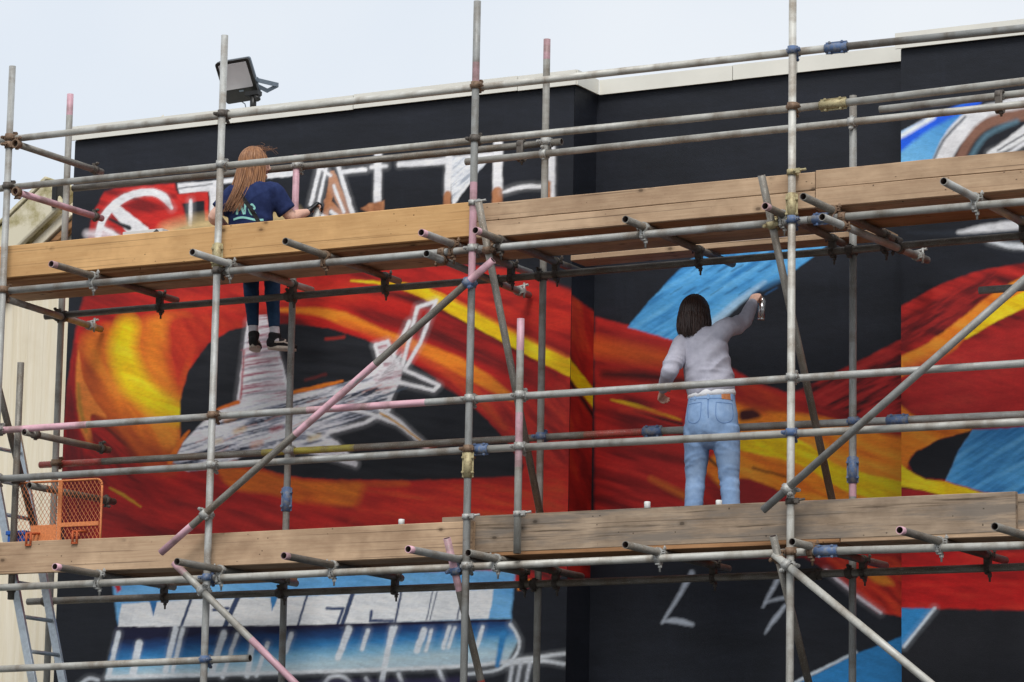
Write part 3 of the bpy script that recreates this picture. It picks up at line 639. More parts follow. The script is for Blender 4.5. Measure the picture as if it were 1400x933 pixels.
def slope_box(c0, c1, off, hgt, y0, y1, name, mat, rnd=.01):
    m = Matrix.Translation((c0+c1)/2) @ Matrix((d, Vector((0, 1, 0)), nrm)).transposed().to_4x4()
    bm = bevel_box((0, (y0+y1)/2-CY, off), ((c1-c0).length, y1-y0, hgt), rnd, 2, m)
    link(name, bm_mesh(bm, name), mat, root_c)
e0 = apex-d*4.6; e1 = apex+d*.02
slope_box(e0, e1, -.02, .26, CY-.20, CY-.14, 'verge_board', M['moss'], .02)
slope_box(e0, e1-d*.0, .125, .03, CY-.215, CY+5.0, 'roof_sheet', M['moss'], .006)
slope_box(e0, e1-d*.02, -.20, .07, CY-.12, CY-.02, 'verge_trim', M['cream'], .008)
slope_box(e0, e1-d*.03, -.27, .05, CY-.09, CY-.016, 'verge_trim', M['wood_deck'], .006)
bm = bevel_box((apex.x+.03, CY-.16, apex.z-.04), (.05, .12, .20), .012, 2); link('ridge_cap', bm_mesh(bm, 'ridge_cap'), M['lamp_black'], root_c)

# ------------------------------------------------------------------ scaffolding
scaf = empty('scaffolding', (0, .45, 0))
tag(scaf, 'two-deck tube and clamp scaffolding of galvanised steel poles standing in front of the mural', 'scaffolding')
TR = .02415
R_ = random.Random(5)
TUBES = []
def tube(name, p0, p1, base='galv', paint=(), r=TR, parent=None, n=16):
    """hollow steel tube; paint = [(metres from, metres to, material), ...] measured from p0"""
    p0 = Vector(p0); p1 = Vector(p1); Ln = (p1-p0).length
    keys = [base]+[q[2] for q in paint]
    cuts = sorted({0.0, Ln} | {min(max(v, 0), Ln) for q in paint for v in q[:2]})
    bm = bmesh.new(); ri = r-.0042
    ex = 1+R_.uniform(-.01, .01)
    def circ(rad, z): return [bm.verts.new((rad*cos(2*pi*i/n), rad*ex*sin(2*pi*i/n), z)) for i in range(n)]
    rings = [circ(r, z) for z in cuts]
    for k in range(len(cuts)-1):
        mid = (cuts[k]+cuts[k+1])/2; mi = 0
        for j, q in enumerate(paint):
            if q[0] <= mid <= q[1]: mi = j+1
        for i in range(n):
            j = (i+1) % n; f = bm.faces.new((rings[k][i], rings[k][j], rings[k+1][j], rings[k+1][i])); f.smooth = True; f.material_index = mi
    a = circ(ri, 0); b = circ(ri, Ln); im = len(keys)
    for i in range(n):
        j = (i+1) % n
        f = bm.faces.new((a[j], a[i], b[i], b[j])); f.smooth = True; f.material_index = im
        m0 = 0
        for q_, q in enumerate(paint):
            if q[0] <= 0: m0 = q_+1
        f = bm.faces.new((rings[0][j], rings[0][i], a[i], a[j])); f.material_index = m0
        m1 = 0
        for q_, q in enumerate(paint):
            if q[1] >= Ln-1e-6: m1 = q_+1
        f = bm.faces.new((rings[-1][i], rings[-1][j], b[j], b[i])); f.material_index = m1
    me = bm_mesh(bm, name)
    for kx in keys: me.materials.append(M[kx])
    me.materials.append(M['inside'])
    q = (p1-p0).to_track_quat('Z', 'Y')
    o = link(name, me, None, parent or scaf, Matrix.Translation(p0) @ q.to_matrix().to_4x4() @ Matrix.Rotation(R_.uniform(0, 6), 4, 'Z'))
    o['_p'] = 0; del o['_p']
    o_ = (o, p0, p1); TUBES.append(o_); return o_

def couple(t1, t2, mat='zinc', wid=.047, long_bolt=0):
    """clamp joining two tubes where they pass each other; a sub-part of the first"""
    o, a0, a1 = t1; _, b0, b1 = t2
    u = (a1-a0).normalized(); v = (b1-b0).normalized(); w0 = a0-b0
    b = u.dot(v); dd = u.dot(w0); e = v.dot(w0); den = 1-b*b
    if den < 1e-4:
        s = 0; t = e
    else:
        s = (b*e-dd)/den; t = (e-b*dd)/den
    pa = a0+u*s; pb = b0+v*t
    c = (pa+pb)/2; D = pb-pa
    if D.length < 1e-3: D = u.cross(v)
    Dn = D.normalized()
    far = D.length > .085
    bm = bmesh.new()
    if far: c = pa.copy()
    for p, ax, sg in ((pa, u, 1), (pb, v, -1))[:1 if far else 2]:
        ring(bm, p-c, ax, TR+.0006, TR+.0075, wid, 16)
        tng = ax.cross(Dn).normalized()
        if tng.z < 0: tng = -tng
        if R_.random() < .5: tng = -tng
        m = Matrix((ax, tng, Dn*sg)).transposed().to_4x4(); m.translation = p-c
        box(bm, (0, TR+.014, .004), (wid*.55, .020, .008), m); box(bm, (0, TR+.014, -.011), (wid*.55, .018, .007), m)
        box(bm, (0, -TR-.009, -.002), (wid*.45, .012, .018), m)
        cyl(bm, m @ Vector((0, TR+.020, -.040-long_bolt)), m @ Vector((0, TR+.020, .020)), .006, n=8)
        cyl(bm, m @ Vector((0, TR+.020, -.030)), m @ Vector((0, TR+.020, -.018)), .012, n=6, smooth=False)
    q = Matrix((u, Dn.cross(u), Dn)).transposed().to_4x4()
    gap = max(.004, D.length-2*TR-.010)
    if not far: box(bm, (0, 0, 0), (.042, .042, gap+.012), q)
    if wid < .04 and not far:
        zz = pb-c if abs(v.z) < .5 else pa-c
        cyl(bm, zz+Vector((.012, 0, -.085)), zz+Vector((.012, 0, .02)), .007, n=7); cyl(bm, zz+Vector((.012, 0, -.058)), zz+Vector((.012, 0, -.044)), .014, n=6, smooth=False)
        box(bm, zz+Vector((.004, 0, -.036)), (.03, .045, .010))
    bmesh.ops.recalc_face_normals(bm, faces=bm.faces)
    me = bm_mesh(bm, 'coupler')
    return link('coupler', me, M[mat], o, Matrix.Translation(c))

def sleeve(t, pos, mat='brass', ln=.17):
    o, a0, a1 = t; u = (a1-a0).normalized(); p = a0+u*pos
    bm = bmesh.new(); ring(bm, Vector(), u, TR+.0006, TR+.0050, ln, 16)
    view = Vector((.3, -.95, -.1)); sd_ = u.cross(view).normalized(); vv = sd_.cross(u).normalized()
    m = Matrix((u, sd_, vv)).transposed().to_4x4()
    for sgn in (-1, 1):
        box(bm, (0, sgn*(TR+.008), .0), (ln*.94, .010, .010), m)
        for q in (-.28, .28):
            cyl(bm, m @ Vector((q*ln, sgn*(TR+.008), -.022)), m @ Vector((q*ln, sgn*(TR+.008), .022)), .006, n=7)
            cyl(bm, m @ Vector((q*ln, sgn*(TR+.008), .010)), m @ Vector((q*ln, sgn*(TR+.008), .018)), .010, n=6, smooth=False)
    bmesh.ops.recalc_face_normals(bm, faces=bm.faces)
    return link('sleeve_coupler', bm_mesh(bm, 'sleeve_coupler'), M[mat], o, Matrix.Translation(p))

def base_plate(t):
    o, a0, a1 = t
    bm = bevel_box((0, 0, .004), (.15, .15, .008), .002, 1); cyl(bm, Vector((0, 0, .008)), Vector((0, 0, .05)), .017, n=10)
    link('base_plate', bm_mesh(bm, 'base_plate'), M['zinc'], o, Matrix.Translation((a0.x, a0.y, 0)))

FY, BY = 0.0, .915                               # front and back rows of uprights
RF, RB = .052, .862                              # rails just inside them
ZLU, ZLL = 5.882, 3.835                          # upper and lower ledgers
hz = lambda y, px, Y: at(px, y, Y=Y).z
# uprights
P = {}
def upright(key, px, py, Y, ztop, base='galv', paint=(), zb=.012):
    x = at(px, py, Y=Y).x
    P[key] = tube('upright_pole', (x, Y, zb), (x, Y, ztop), base, paint)
    if zb < .1: base_plate(P[key])
    return P[key]
za = lambda px, py, Y: at(px, py, Y=Y).z
upright('P0', 8, 300, FY, za(16, 91, FY), 'galv')
upright('P1', 290.5, 560, FY, za(305, 49, FY), 'galv')
upright('P2', 643, 480, FY, za(652, 2, FY), 'galv', [(za(645, 392, FY), za(648, 252, FY), 'pink'), (za(652, 115, FY), za(652, 88, FY), 'pink')])
upright('P3', 1081.8, 470, FY, 8.25, 'galv_light')
upright('P4', 1560, 470, FY, 8.2)
upright('B0', 82, 480, BY, za(96, 129, BY), 'galv_light', [(za(96, 160, BY), 9, 'pink')])
upright('B1', 396, 545, BY, za(405, 213, BY), 'galv', [(za(400, 300, BY), 9, 'pink')])
upright('B2', 741, 470, BY, za(748, 54, BY), 'galv_light', [(za(747, 84, BY), 9, 'pink')])
upright('B3', 1166, 480, BY, za(1168, 131, BY), 'galv', [(za(1166, 682, BY), za(1166, 656, BY), 'pink')])
upright('B4', 1640, 480, BY, 7.3)
sleeve(P['P1'], za(295, 350, FY)-.012, 'brass'); sleeve(P['P2'], za(638, 636, FY)-.012, 'brass'); sleeve(P['P3'], za(1081, 283, FY)-.012, 'brass')
sleeve(P['B1'], za(393, 683, BY)-.012, 'bluefit'); sleeve(P['B3'], za(1165, 643, BY)-.012, 'bluefit')
# short uprights
q0 = at(712, 436, Y=-.005); q1 = at(707, 757, Y=-.005)
P['Q'] = tube('upright_pole', q1, q0, 'galv_light', [(1.30, 9, 'pink'), (.55, .9, 'pink')])
g0 = at(28.5, 496, Y=.145); P['G'] = tube('upright_pole', (g0.x, .145, 3.74), (g0.x, .145, g0.z), 'galv_dark')

# rails along the front: heights read at the middle upright
def rail(name, pl, pr_, Y, base='galv', paint=(), level=None):
    a = at(*pl, Y=Y); b = at(*pr_, Y=Y)
    return tube(name, a, b, base, paint)
def ext(pts, x_end, Y):
    """point of the rail through two photo points, carried on to world x_end"""
    a = at(*pts[0], Y=Y); b = at(*pts[1], Y=Y); return a+(b-a)*((x_end-a.x)/(b.x-a.x))
RL = {}
l = [(20, 190), (1084, 72)]; RL['top'] = tube('guard_rail', ext(l, -4.4, RF), ext([(648, 122.5), (1084, 72)], 2.46, RF), 'galv_light')
l = [(1084, 72), (1400, 39)]; RL['top2'] = tube('guard_rail', RL['top'][2]+Vector((.004, 0, 0)), ext(l, 5.6, RF), 'galv')
sleeve(RL['top2'], .06, 'bluefit', .15)
l = [(20, 256), (1083, 148.7)]; RL['g1'] = tube('guard_rail', ext(l, -4.4, RF), ext(l, 2.44, RF), 'galv_light')
l = [(1083, 148.7), (1400, 110.8)]; RL['g1b'] = tube('guard_rail', RL['g1'][2]+Vector((.004, 0, 0)), ext(l, 5.6, RF), 'galv_light'); sleeve(RL['g1b'], .06, 'brass', .18)
GB = .966
l = [(112, 257), (765, 194.5)]; RL['b1'] = rail('guard_rail', (100, 258), (768, 194), GB, 'galv_dark')
RL['b2'] = tube('guard_rail', at(637, 221.6, Y=GB-.07), ext([(637, 221.6), (1400, 142.7)], 5.0, GB-.07), 'galv_light')
RL['b3'] = tube('guard_rail', at(1203, 150, Y=GB+.02), ext([(1203, 150), (1400, 127.6)], 5.0, GB+.02), 'galv_light')
l = [(0, 399), (1400, 276)]; RL['Lu'] = tube('ledger_pole', ext([(0, 399), (640, 343.6)], -4.25, RF), ext([(0, 399), (1083, 303)], 2.34, RF), 'galv')
RL['Lu2'] = tube('ledger_pole', RL['Lu'][2]+Vector((.004, 0, 0)), ext([(1083, 303), (1400, 276)], 5.6, RF), 'galv_light'); sleeve(RL['Lu2'], .10, 'bluefit', .15)
RL['BLu'] = tube('ledger_pole', at(62, 433, Y=RB), ext([(114, 426), (1400, 321.7)], 5.2, RB), 'galv_dark')  # darker steel puts the shade under the deck into its colour
RL['g2'] = tube('guard_rail', ext([(0, 588.6), (640, 546.7)], -4.3, RF), ext([(640, 546.7), (1400, 497)], 5.6, RF), 'galv', [(.55, 1.28, 'pink'), (3.05, 3.95, 'pink')])
RL['g3'] = tube('guard_rail', ext([(0, 655), (640, 615.5)], -4.3, RF), at(650, 615, Y=RF), 'galv')
RL['g3b'] = tube('guard_rail', at(651, 615, Y=RF), ext([(640, 615.5), (1400, 577)], 5.6, RF), 'galv_light'); sleeve(RL['g3b'], .03, 'bluefit', .12)
l = [(55, 636), (890, 590)]; RL['b4'] = tube('guard_rail', at(55, 636, Y=GB), at(892, 590, Y=GB), 'galv_dark', [(0, .55, 'red'), (1.9, 2.65, 'yellow'), (4.42, 9, 'red')])
RL['b5'] = tube('guard_rail', at(892.6, 590, Y=GB), ext([(892, 590), (1400, 567)], 5.2, GB), 'galv'); sleeve(RL['b5'], .0, 'bluefit', .14); sleeve(RL['b5'], 1.72, 'bluefit', .15)
RL['Ll'] = tube('ledger_pole', ext([(0, 803), (640, 770)], -4.25, RF), ext([(0, 803), (1085, 755.5)], 2.36, RF), 'galv_light')
RL['Ll2'] = tube('ledger_pole', RL['Ll'][2]+Vector((.004, 0, 0)), ext([(1081, 755.5), (1400, 746)], 5.6, RF), 'galv_light'); sleeve(RL['Ll2'], .10, 'bluefit', .15)
RL['BLl'] = tube('ledger_pole', at(38, 823, Y=RB), ext([(74, 821), (1400, 775)], 5.2, RB), 'galv_dark'); sleeve(RL['BLl'], 6.05, 'darkfit', .20)  # lower back ledger, shade painted in by the darker steel
RL['bot'] = tube('guard_rail', ext([(0, 915), (342, 900)], -4.3, RF), at(342, 900, Y=RF), 'galv_light')
RL['r'] = tube('guard_rail', at(1339, 397.5, Y=.80), ext([(1339, 397.5), (1400, 393)], 5.0, .80), 'galv')
# ends of the lift: rails running back to the wall at the left
for key, a, b, z, base, pt in (('e1', (25, 198), (112.5, 225.6), None, 'galv_dark', ()), ('e2', (25, 263.5), (121, 292.7), None, 'galv', [(0, 2, 'pink')]), ('e3', (33, 591), (117, 609), None, 'galv_dark', ()), ('e4', (40, 664), (116, 681), None, 'galv_dark', ())):
    A_ = at(*a, Y=.02)+Vector((0, -.05, 0)) if 0 else at(*a, Y=.015); B_ = at(*b, Z=A_.z)
    RL[key] = tube('guard_rail', A_, (A_.x+.02, max(B_.y, 1.0), A_.z), base, pt)

# transoms carrying the decks
TU = []
for (px, py), Lg in (((70, 361), 1.5), ((263, 345), 1.5), ((390, 330), 1.52), ((576, 318), 1.5), ((650, 315), 1.55), ((855, 300), 1.6), ((1098, 269), 1.5), ((1046, 282), 1.5), ((1290, 248), 1.55), ((1490, 232), 1.5)):
    zt = RL['Lu'][1].z+(RL['Lu'][2].z-RL['Lu'][1].z)*.5+2*TR+.002
    a = at(px, py, Z=zt); TU.append(tube('transom_pole', a, (a.x+R_.uniform(-.05, .02), a.y+Lg, zt), R_.choice(['galv', 'galv_dark', 'galv_dark']), [(0, .05, 'pink')] if R_.random() < .5 else ()))
TLo = []
for (px, py), Lg in (((75, 775), 1.45), ((242, 768), 1.5), ((388, 760), 1.5), ((558, 751), 1.5), ((640, 756), 1.55), ((855, 745), 1.5), ((1083, 741), 1.45), ((1230, 725), 1.75), ((1360, 720), 1.5), ((1560, 712), 1.5)):
    zt = (RL['Ll'][1].z+RL['Ll'][2].z)/2+2*TR+.002
    a = at(px, py, Z=zt); TLo.append(tube('transom_pole', a, (a.x+R_.uniform(-.03, .02), a.y+Lg, zt), R_.choice(['galv', 'galv_dark', 'galv_dark']), [(0, .05, 'pink')] if R_.random() < .5 else ()))
TI = []
for a, b in (((583, 347), (732, 407)), ((-14, 402), (151, 454)), ((1124, 297), (1268, 356))):
    zt = (RL['Lu'][1].z+RL['Lu'][2].z)/2-2*TR-.002
    A_ = at(*a, Z=zt); B_ = at(*b, Z=zt); B_.y = min(B_.y, WY-.03); TI.append(tube('wall_tie_pole', A_, B_, 'galv'))
# braces
def brace(a, Ya, b, Yb, base='galv', paint=()):
    return tube('diagonal_brace', at(*a, Y=Ya), at(*b, Y=Yb), base, paint)
FB = -.054
BR = [brace((674, 356), FB, (220, 756), FB, 'galv_dark', [(0, .22, 'pink'), (1.06, 1.80, 'pink'), (2.78, 9, 'pink')]),
      brace((1440, 348), FB, (1043, 698), FB, 'galv'),
      brace((238, 770), FB, (520, 1050), FB, 'galv_light', [(0, .12, 'pink'), (.82, 9, 'pink')]),
      brace((1058, 758), FB, (1400, 1040), FB, 'galv_light')]
CB = [tube('diagonal_brace', at(654, 276, Y=-.115), at(739, 705, Y=.66), 'galv_dark'), tube('diagonal_brace', at(1041, 240, Y=-.115), at(1140, 695, Y=.66), 'galv_dark'),
      tube('diagonal_brace', at(611, 736, Y=-.10), at(668, 975, Y=.35), 'galv_dark', [(0, .35, 'pink'), (.95, 1.3, 'red')]), tube('diagonal_brace', at(1057, 733, Y=-.10), at(1112, 960, Y=.35), 'galv_dark'),
      tube('diagonal_brace', at(-30, 420, Y=-.11), at(50, 735, Y=.68), 'galv_dark')]
# clamps
fm = ['zinc', 'zinc', 'rust', 'darkfit', 'zinc', 'zinc', 'rust']
def cpl(a, b, mt=None, **k): couple(a, b, mt or R_.choice(fm), **k)
for pk in ('P0', 'P1', 'P2'):
    for rk in ('top', 'g1', 'Lu', 'g2', 'g3', 'Ll'): cpl(P[pk], RL[rk], {'P1Ll': 'bluefit', 'P1g2': 'rust', 'P2g1': 'darkfit', 'P2top': 'rust'}.get(pk+rk))
cpl(P['P1'], RL['bot'], 'bluefit'); cpl(P['G'], RL['Ll'], 'darkfit'); cpl(P['G'], RL['g3'], 'darkfit')
for pk in ('P3', 'P4'):
    for rk in ('top', 'g1', 'Lu', 'g2', 'g3b', 'Ll') if pk == 'P3' else ('top2', 'g1b', 'Lu2', 'g2', 'g3b', 'Ll2'): cpl(P[pk], RL[rk], {'P3top': 'bluefit', 'P3Lu': 'bluefit', 'P3g3b': 'bluefit', 'P3g1': 'rust', 'P3g2': 'zinc'}.get(pk+rk))
for rk in ('g2', 'g3b'): cpl(P['Q'], RL[rk], 'zinc')
for pk, rk in (('B1', 'b1'), ('B2', 'b1'), ('B2', 'b2'), ('B3', 'b2'), ('B1', 'b4'), ('B2', 'b4'), ('B3', 'b5'), ('B0', 'b4')): cpl(P[pk], RL[rk], {'B2b4': 'bluefit', 'B3b5': 'bluefit', 'B0b4': 'rust'}.get(pk+rk, 'zinc'))
for pk in ('B0', 'B1', 'B2', 'B3', 'B4'):
    for rk in ('BLu', 'BLl'): cpl(P[pk], RL[rk], 'darkfit')
for rk, pk in (('e1', 'P0'), ('e2', 'P0'), ('e1', 'B0'), ('e2', 'B0'), ('e3', 'B0'), ('e4', 'B0'), ('e3', 'G')): cpl(RL[rk], P[pk], R_.choice(['rust', 'darkfit', 'darkfit']))
for t in TU:
    cpl(t, RL['Lu'] if t[1].x < 2.3 else RL['Lu2'], R_.choice(['zinc', 'rust', 'darkfit']), wid=.034); cpl(t, RL['BLu'], 'darkfit', wid=.034)
for t in TLo:
    cpl(t, RL['Ll'] if t[1].x < 2.3 else RL['Ll2'], R_.choice(['zinc', 'rust', 'zinc']), wid=.034); cpl(t, RL['BLl'], 'darkfit', wid=.034)
for t in TI:
    cpl(t, RL['Lu'] if t[1].x < 2.3 else RL['Lu2'], 'rust'); cpl(t, RL['BLu'], 'darkfit')
    u = (t[2]-t[1]).normalized(); bm = bmesh.new(); ring(bm, Vector(), u, TR+.0006, TR+.009, .05); cyl(bm, Vector((.04, 0, -.05)), Vector((.04, 0, .055)), .008, n=8); cyl(bm, Vector((-.035, .02, .03)), Vector((.06, .02, .045)), .009, n=8)
    box(bm, (.034, 0, 0), (.022, .04, .034)); link('coupler', bm_mesh(bm, 'coupler'), M['zinc'], t[0], Matrix.Translation(t[2]-u*.16))
for t, pk in ((BR[0], 'P1'), (BR[0], 'P2'), (BR[1], 'P3'), (BR[2], 'P1'), (BR[3], 'P3')): cpl(t, P[pk], {0: 'zinc'}.get(0) if pk != 'P2' else 'bluefit')
cpl(CB[0], RL['Lu'], 'rust'); cpl(CB[1], RL['Lu'], 'brass'); cpl(CB[2], RL['Ll'], 'bluefit'); cpl(CB[3], RL['Ll'], 'rust')
for a, b, x in (('b1', 'b2', 713), ('b2', 'b3', 1367)):
    o, p0, p1 = RL[a]; u = (p1-p0).normalized(); c = at(x, 207 if x < 1000 else 140, Y=GB-.02)
    bm = bmesh.new()
    for zo, yy in ((.045, GB-.02 if 0 else .0), (-.04, 0)): ring(bm, Vector((0, yy, zo)), u, TR+.001, TR+.009, .05)
    box(bm, (0, -.02, 0), (.04, .03, .06)); cyl(bm, Vector((.02, -.03, .07)), Vector((.02, -.03, -.10)), .008, n=8); cyl(bm, Vector((.02, -.03, -.085)), Vector((.02, -.03, -.07)), .015, n=6)
    link('coupler', bm_mesh(bm, 'coupler'), M['darkfit'], o, Matrix.Translation(c))
# toe-board clips
def clip(pk, px, py, mat='zinc'):
    o = P[pk][0]; c = at(px, py, Y=FY)
    bm = bmesh.new(); ring(bm, Vector(), Vector((0, 0, 1)), TR+.0006, TR+.008, .035); cyl(bm, Vector((.02, -.03, 0)), Vector((.10, -.012, .01)), .008, n=8); box(bm, (.05, -.022, .002), (.03, .02, .03))
    box(bm, (.0, .045, .0), (.03, .05, .02))
    link('toe_board_clip', bm_mesh(bm, 'toe_board_clip'), M[mat], o, Matrix.Translation(Vector((P[pk][1].x, c.y, c.z))))
clip('P2', 645, 278, 'zinc'); clip('P3', 1082, 236, 'brass'); clip('P2', 638, 707, 'zinc'); clip('P3', 1081, 686, 'darkfit'); clip('Q', 709, 703, 'zinc')

# ------------------------------------------------------------------ boards
def board(name, x0, x1, y0, y1, z0, z1, mat, irons=False, tilt=0):
    L_ = x1-x0; bm = bmesh.new(); nseg = 8; rr = random.Random(round(x0*100+y0*31+z0*7))
    b = .004; prof = [(y0+b, z0), (y1-b, z0), (y1, z0+b), (y1, z1-b), (y1-b, z1), (y0+b, z1), (y0, z1-b), (y0, z0+b)]
    am = rr.uniform(-.004, .004); rings = []
    for i in range(nseg+1):
        t = i/nseg; oz = am*sin(pi*t)+rr.uniform(-.0012, .0012)+tilt*(t-.5); oy = rr.uniform(-.0015, .0015)
        rings.append([bm.verts.new((L_*(t-.5), p[0]-(y0+y1)/2+oy, p[1]-(z0+z1)/2+oz)) for p in prof])
    for a, c in zip(rings[:-1], rings[1:]):
        for i in range(8): bm.faces.new((a[i], a[(i+1) % 8], c[(i+1) % 8], c[i]))
    bm.faces.new(rings[0]); bm.faces.new(rings[-1][::-1])
    bmesh.ops.recalc_face_normals(bm, faces=bm.faces)
    o = link(name, bm_mesh(bm, name), mat, scaf, Matrix.Translation(((x0+x1)/2, (y0+y1)/2, (z0+z1)/2)))
    return o
ZDU = TU[0][1].z+TR+.003; ZDL = TLo[0][1].z+TR+.003        # undersides of the two decks
jit = random.Random(3)
for zd, joints, nm in ((ZDU, [-4.5, -2.55, .02, 2.42, 5.2], 'u'), (ZDL, [-3.05, -.26, 2.55, 5.2], 'l')):
    for r_, (ya, yb) in enumerate(((.125, .348), (.356, .58), (.588, .812))):
        xs = [joints[0]]+[j+jit.uniform(-.25, .25) for j in joints[1:-1]]+[joints[-1]]
        for a, b in zip(xs[:-1], xs[1:]):
            board('deck_board', a+.004, b-.004, ya, yb, zd+jit.uniform(0, .004), zd+.038, M['wood_deck'] if jit.random() < .7 else M['wood_pink'])
board('deck_board', at(780, 380, Y=1.0).x, at(1210, 350, Y=1.0).x, 1.0, 1.22, ZDU+.002, ZDU+.04, M['wood_pink'])  # inside board; paler wood puts its lit edge into the colour
board('deck_board', -3.05, -2.0, .99, 1.18, ZDL+.002, ZDL+.04, M['wood_deck'])
# toe boards
T0, T1 = .08, .118
pX = lambda px, py: at(px, py, Y=T0).x
board('toe_board', -4.5, pX(644, 300), T0, T1, ZDU+.022, ZDU+.250, M['wood_new'])
xa, xb = pX(646, 300), pX(1114, 265)
board('toe_board', xa, xb, T0+.001, T1, ZDU+.004, ZDU+.113, M['wood_pink'], tilt=.004); board('toe_board', xa, xb, T0, T1, ZDU+.1155, ZDU+.231, M['wood_pink'], tilt=.004)
board('toe_board', xb+.006, 5.2, T0, T1, ZDU+.004, ZDU+.124, M['wood_pink']); board('toe_board', xb+.006, 5.2, T0+.001, T1, ZDU+.1265, ZDU+.242, M['wood_pink'])
board('toe_board', -4.5, pX(646, 730), T0, T1, ZDL+.004, ZDL+.226, M['wood_pink'])
board('toe_board', pX(600, 716), pX(1385, 690), T1+.004, T1+.042, ZDL+.022, ZDL+.262, M['wood_grey'])
board('toe_board', pX(1340, 690), 5.2, T1+.047, T1+.085, ZDL+.022, ZDL+.252, M['wood_grey'])

# ------------------------------------------------------------------ ladder through the deck trap
s0a, s0b = at(10, 741, Y=.30), at(45, 933, Y=.30)
dl = (s0a-s0b); dl.y = 0; dl.normalize()
foot = s0b-dl*((s0b.z-.02)/dl.z); topp = s0b+dl*((4.98-s0b.z)/dl.z)
lad = empty('ladder', foot); tag(lad, 'aluminium ladder leaning up through the lower deck by the orange mesh gate', 'ladder')
for yy in (.30, .66):
    bm = bmesh.new(); a = Vector((foot.x, yy, foot.z)); b = Vector((topp.x, yy, topp.z)); nrm2 = Vector((dl.z, 0, -dl.x))
    m = Matrix((nrm2, Vector((0, 1, 0)), dl)).transposed().to_4x4(); m.translation = (a+b)/2
    bm = bevel_box((0, 0, 0), (.062, .026, (b-a).length), .004, 2, m); link('stile', bm_mesh(bm, 'stile'), M['alu'], lad)
    bm = bevel_box((0, 0, -(b-a).length/2+.02), (.07, .032, .05), .006, 2, m); link('rubber_foot', bm_mesh(bm, 'rubber_foot'), M['lamp_black'], lad)
Ls = (topp-foot).length; k = 0; s_ = .25
while s_ < Ls-.05:
    c = foot+dl*s_; bm = bmesh.new(); cyl(bm, Vector((c.x, .312, c.z)), Vector((c.x, .648, c.z)), .0145, n=10)
    link('rung', bm_mesh(bm, 'rung'), M['alu'], lad); s_ += .25

# ------------------------------------------------------------------ orange mesh gate hooked on the toe board
GY = .182
ga = at(23, 661, Y=GY); gb = at(140, 655, Y=GY); gz0 = ZDL+.045; gx0, gx1, gz1 = ga.x, gb.x, (ga.z+gb.z)/2; gm = at(82, 700, Y=GY).x
gate = empty('mesh_gate', ((gx0+gx1)/2, GY, gz0)); tag(gate, 'small orange wire mesh safety gate hooked over the lower toe board beside the ladder', 'gate')
bm = bmesh.new(); rr = .045; pts = [Vector((gx0, GY, gz0)), Vector((gx0, GY, gz1-rr))]
pts += [Vector((gx0+rr-rr*cos(t), GY, gz1-rr+rr*sin(t))) for t in (pi/8, pi/4, 3*pi/8, pi/2)]
pts += [Vector((gx1-rr+rr*sin(t), GY, gz1-rr+rr*cos(t))) for t in (0, pi/8, pi/4, 3*pi/8, pi/2)]+[Vector((gx1, GY, gz0))]
for a, b in zip(pts[:-1], pts[1:]): cyl(bm, a, b, .008, n=8)
link('frame', bm_mesh(bm, 'frame'), M['orange'], gate)
bm = bevel_box((gm, GY-.004, (gz0+gz1)/2), (.034, .012, gz1-gz0-.01), .002, 1); link('upright_bar', bm_mesh(bm, 'upright_bar'), M['orange'], gate)
zc_ = at(110, 717, Y=GY).z
bm = bevel_box(((gm+gx1)/2, GY-.004, zc_), (gx1-gm-.03, .010, .030), .002, 1); link('cross_bar', bm_mesh(bm, 'cross_bar'), M['orange'], gate)
bm = bevel_box(((gm+gx0)/2+.06, GY-.008, (gz0+zc_)/2+.005), (gm-gx0-.16, .008, zc_-gz0), .002, 1); link('solid_plate', bm_mesh(bm, 'solid_plate'), M['orange'], gate)
bm = bmesh.new(); p_ = .033; hgt = gz1-gz0-.01; wd_ = gx1-gx0-.012; asp = 1.45
for sg in (1, -1):
    c = -hgt/asp
    while c < wd_+hgt/asp:
        # strand x = c + sg*z/asp clipped to the frame
        z_lo, z_hi = 0.0, hgt
        f_ = lambda z: (c+z/asp) if sg > 0 else (c+(hgt-z)/asp)
        zs = [z for z in np.linspace(0, hgt, 60) if 0 <= f_(z) <= wd_]
        if len(zs) > 1:
            A_ = Vector((gx0+.006+f_(zs[0]), GY+.001*sg, gz0+zs[0])); B_ = Vector((gx0+.006+f_(zs[-1]), GY+.001*sg, gz0+zs[-1]))
            cyl(bm, A_, B_, .0019, n=4, cap=False)
        c += p_
tag(link('wire_mesh', bm_mesh(bm, 'wire_mesh'), M['orange'], gate), kind='stuff')
for px in (40, 103):
    x = at(px, 735, Y=T0).x; bm = bmesh.new(); zt = ZDL+.226
    for dx in (-.018, .018):
        cyl(bm, Vector((x+dx, T0-.008, zt-.035)), Vector((x+dx, T0-.008, zt+.05)), .008, n=8); cyl(bm, Vector((x+dx, T0-.008, zt+.05)), Vector((x+dx, GY, zt+.06)), .008, n=8)
    box(bm, (x, T0-.010, zt-.03), (.05, .010, .014)); link('hook', bm_mesh(bm, 'hook'), M['orange_rust'], gate)
bl = empty('blue_crate', (at(28, 730, Y=.26).x, .26, ZDL+.039)); tag(bl, 'blue plastic crate standing on the lower deck behind the mesh gate', 'crate')
bm = bevel_box((bl.location.x+.01, .27, ZDL+.039+.135), (.15, .15, .268), .008, 2); link('body', bm_mesh(bm, 'body'), M['blue'], bl)
bm = bevel_box((bl.location.x+.01, .27, ZDL+.039+.262), (.17, .17, .03), .006, 2); link('rim', bm_mesh(bm, 'rim'), M['blue'], bl)

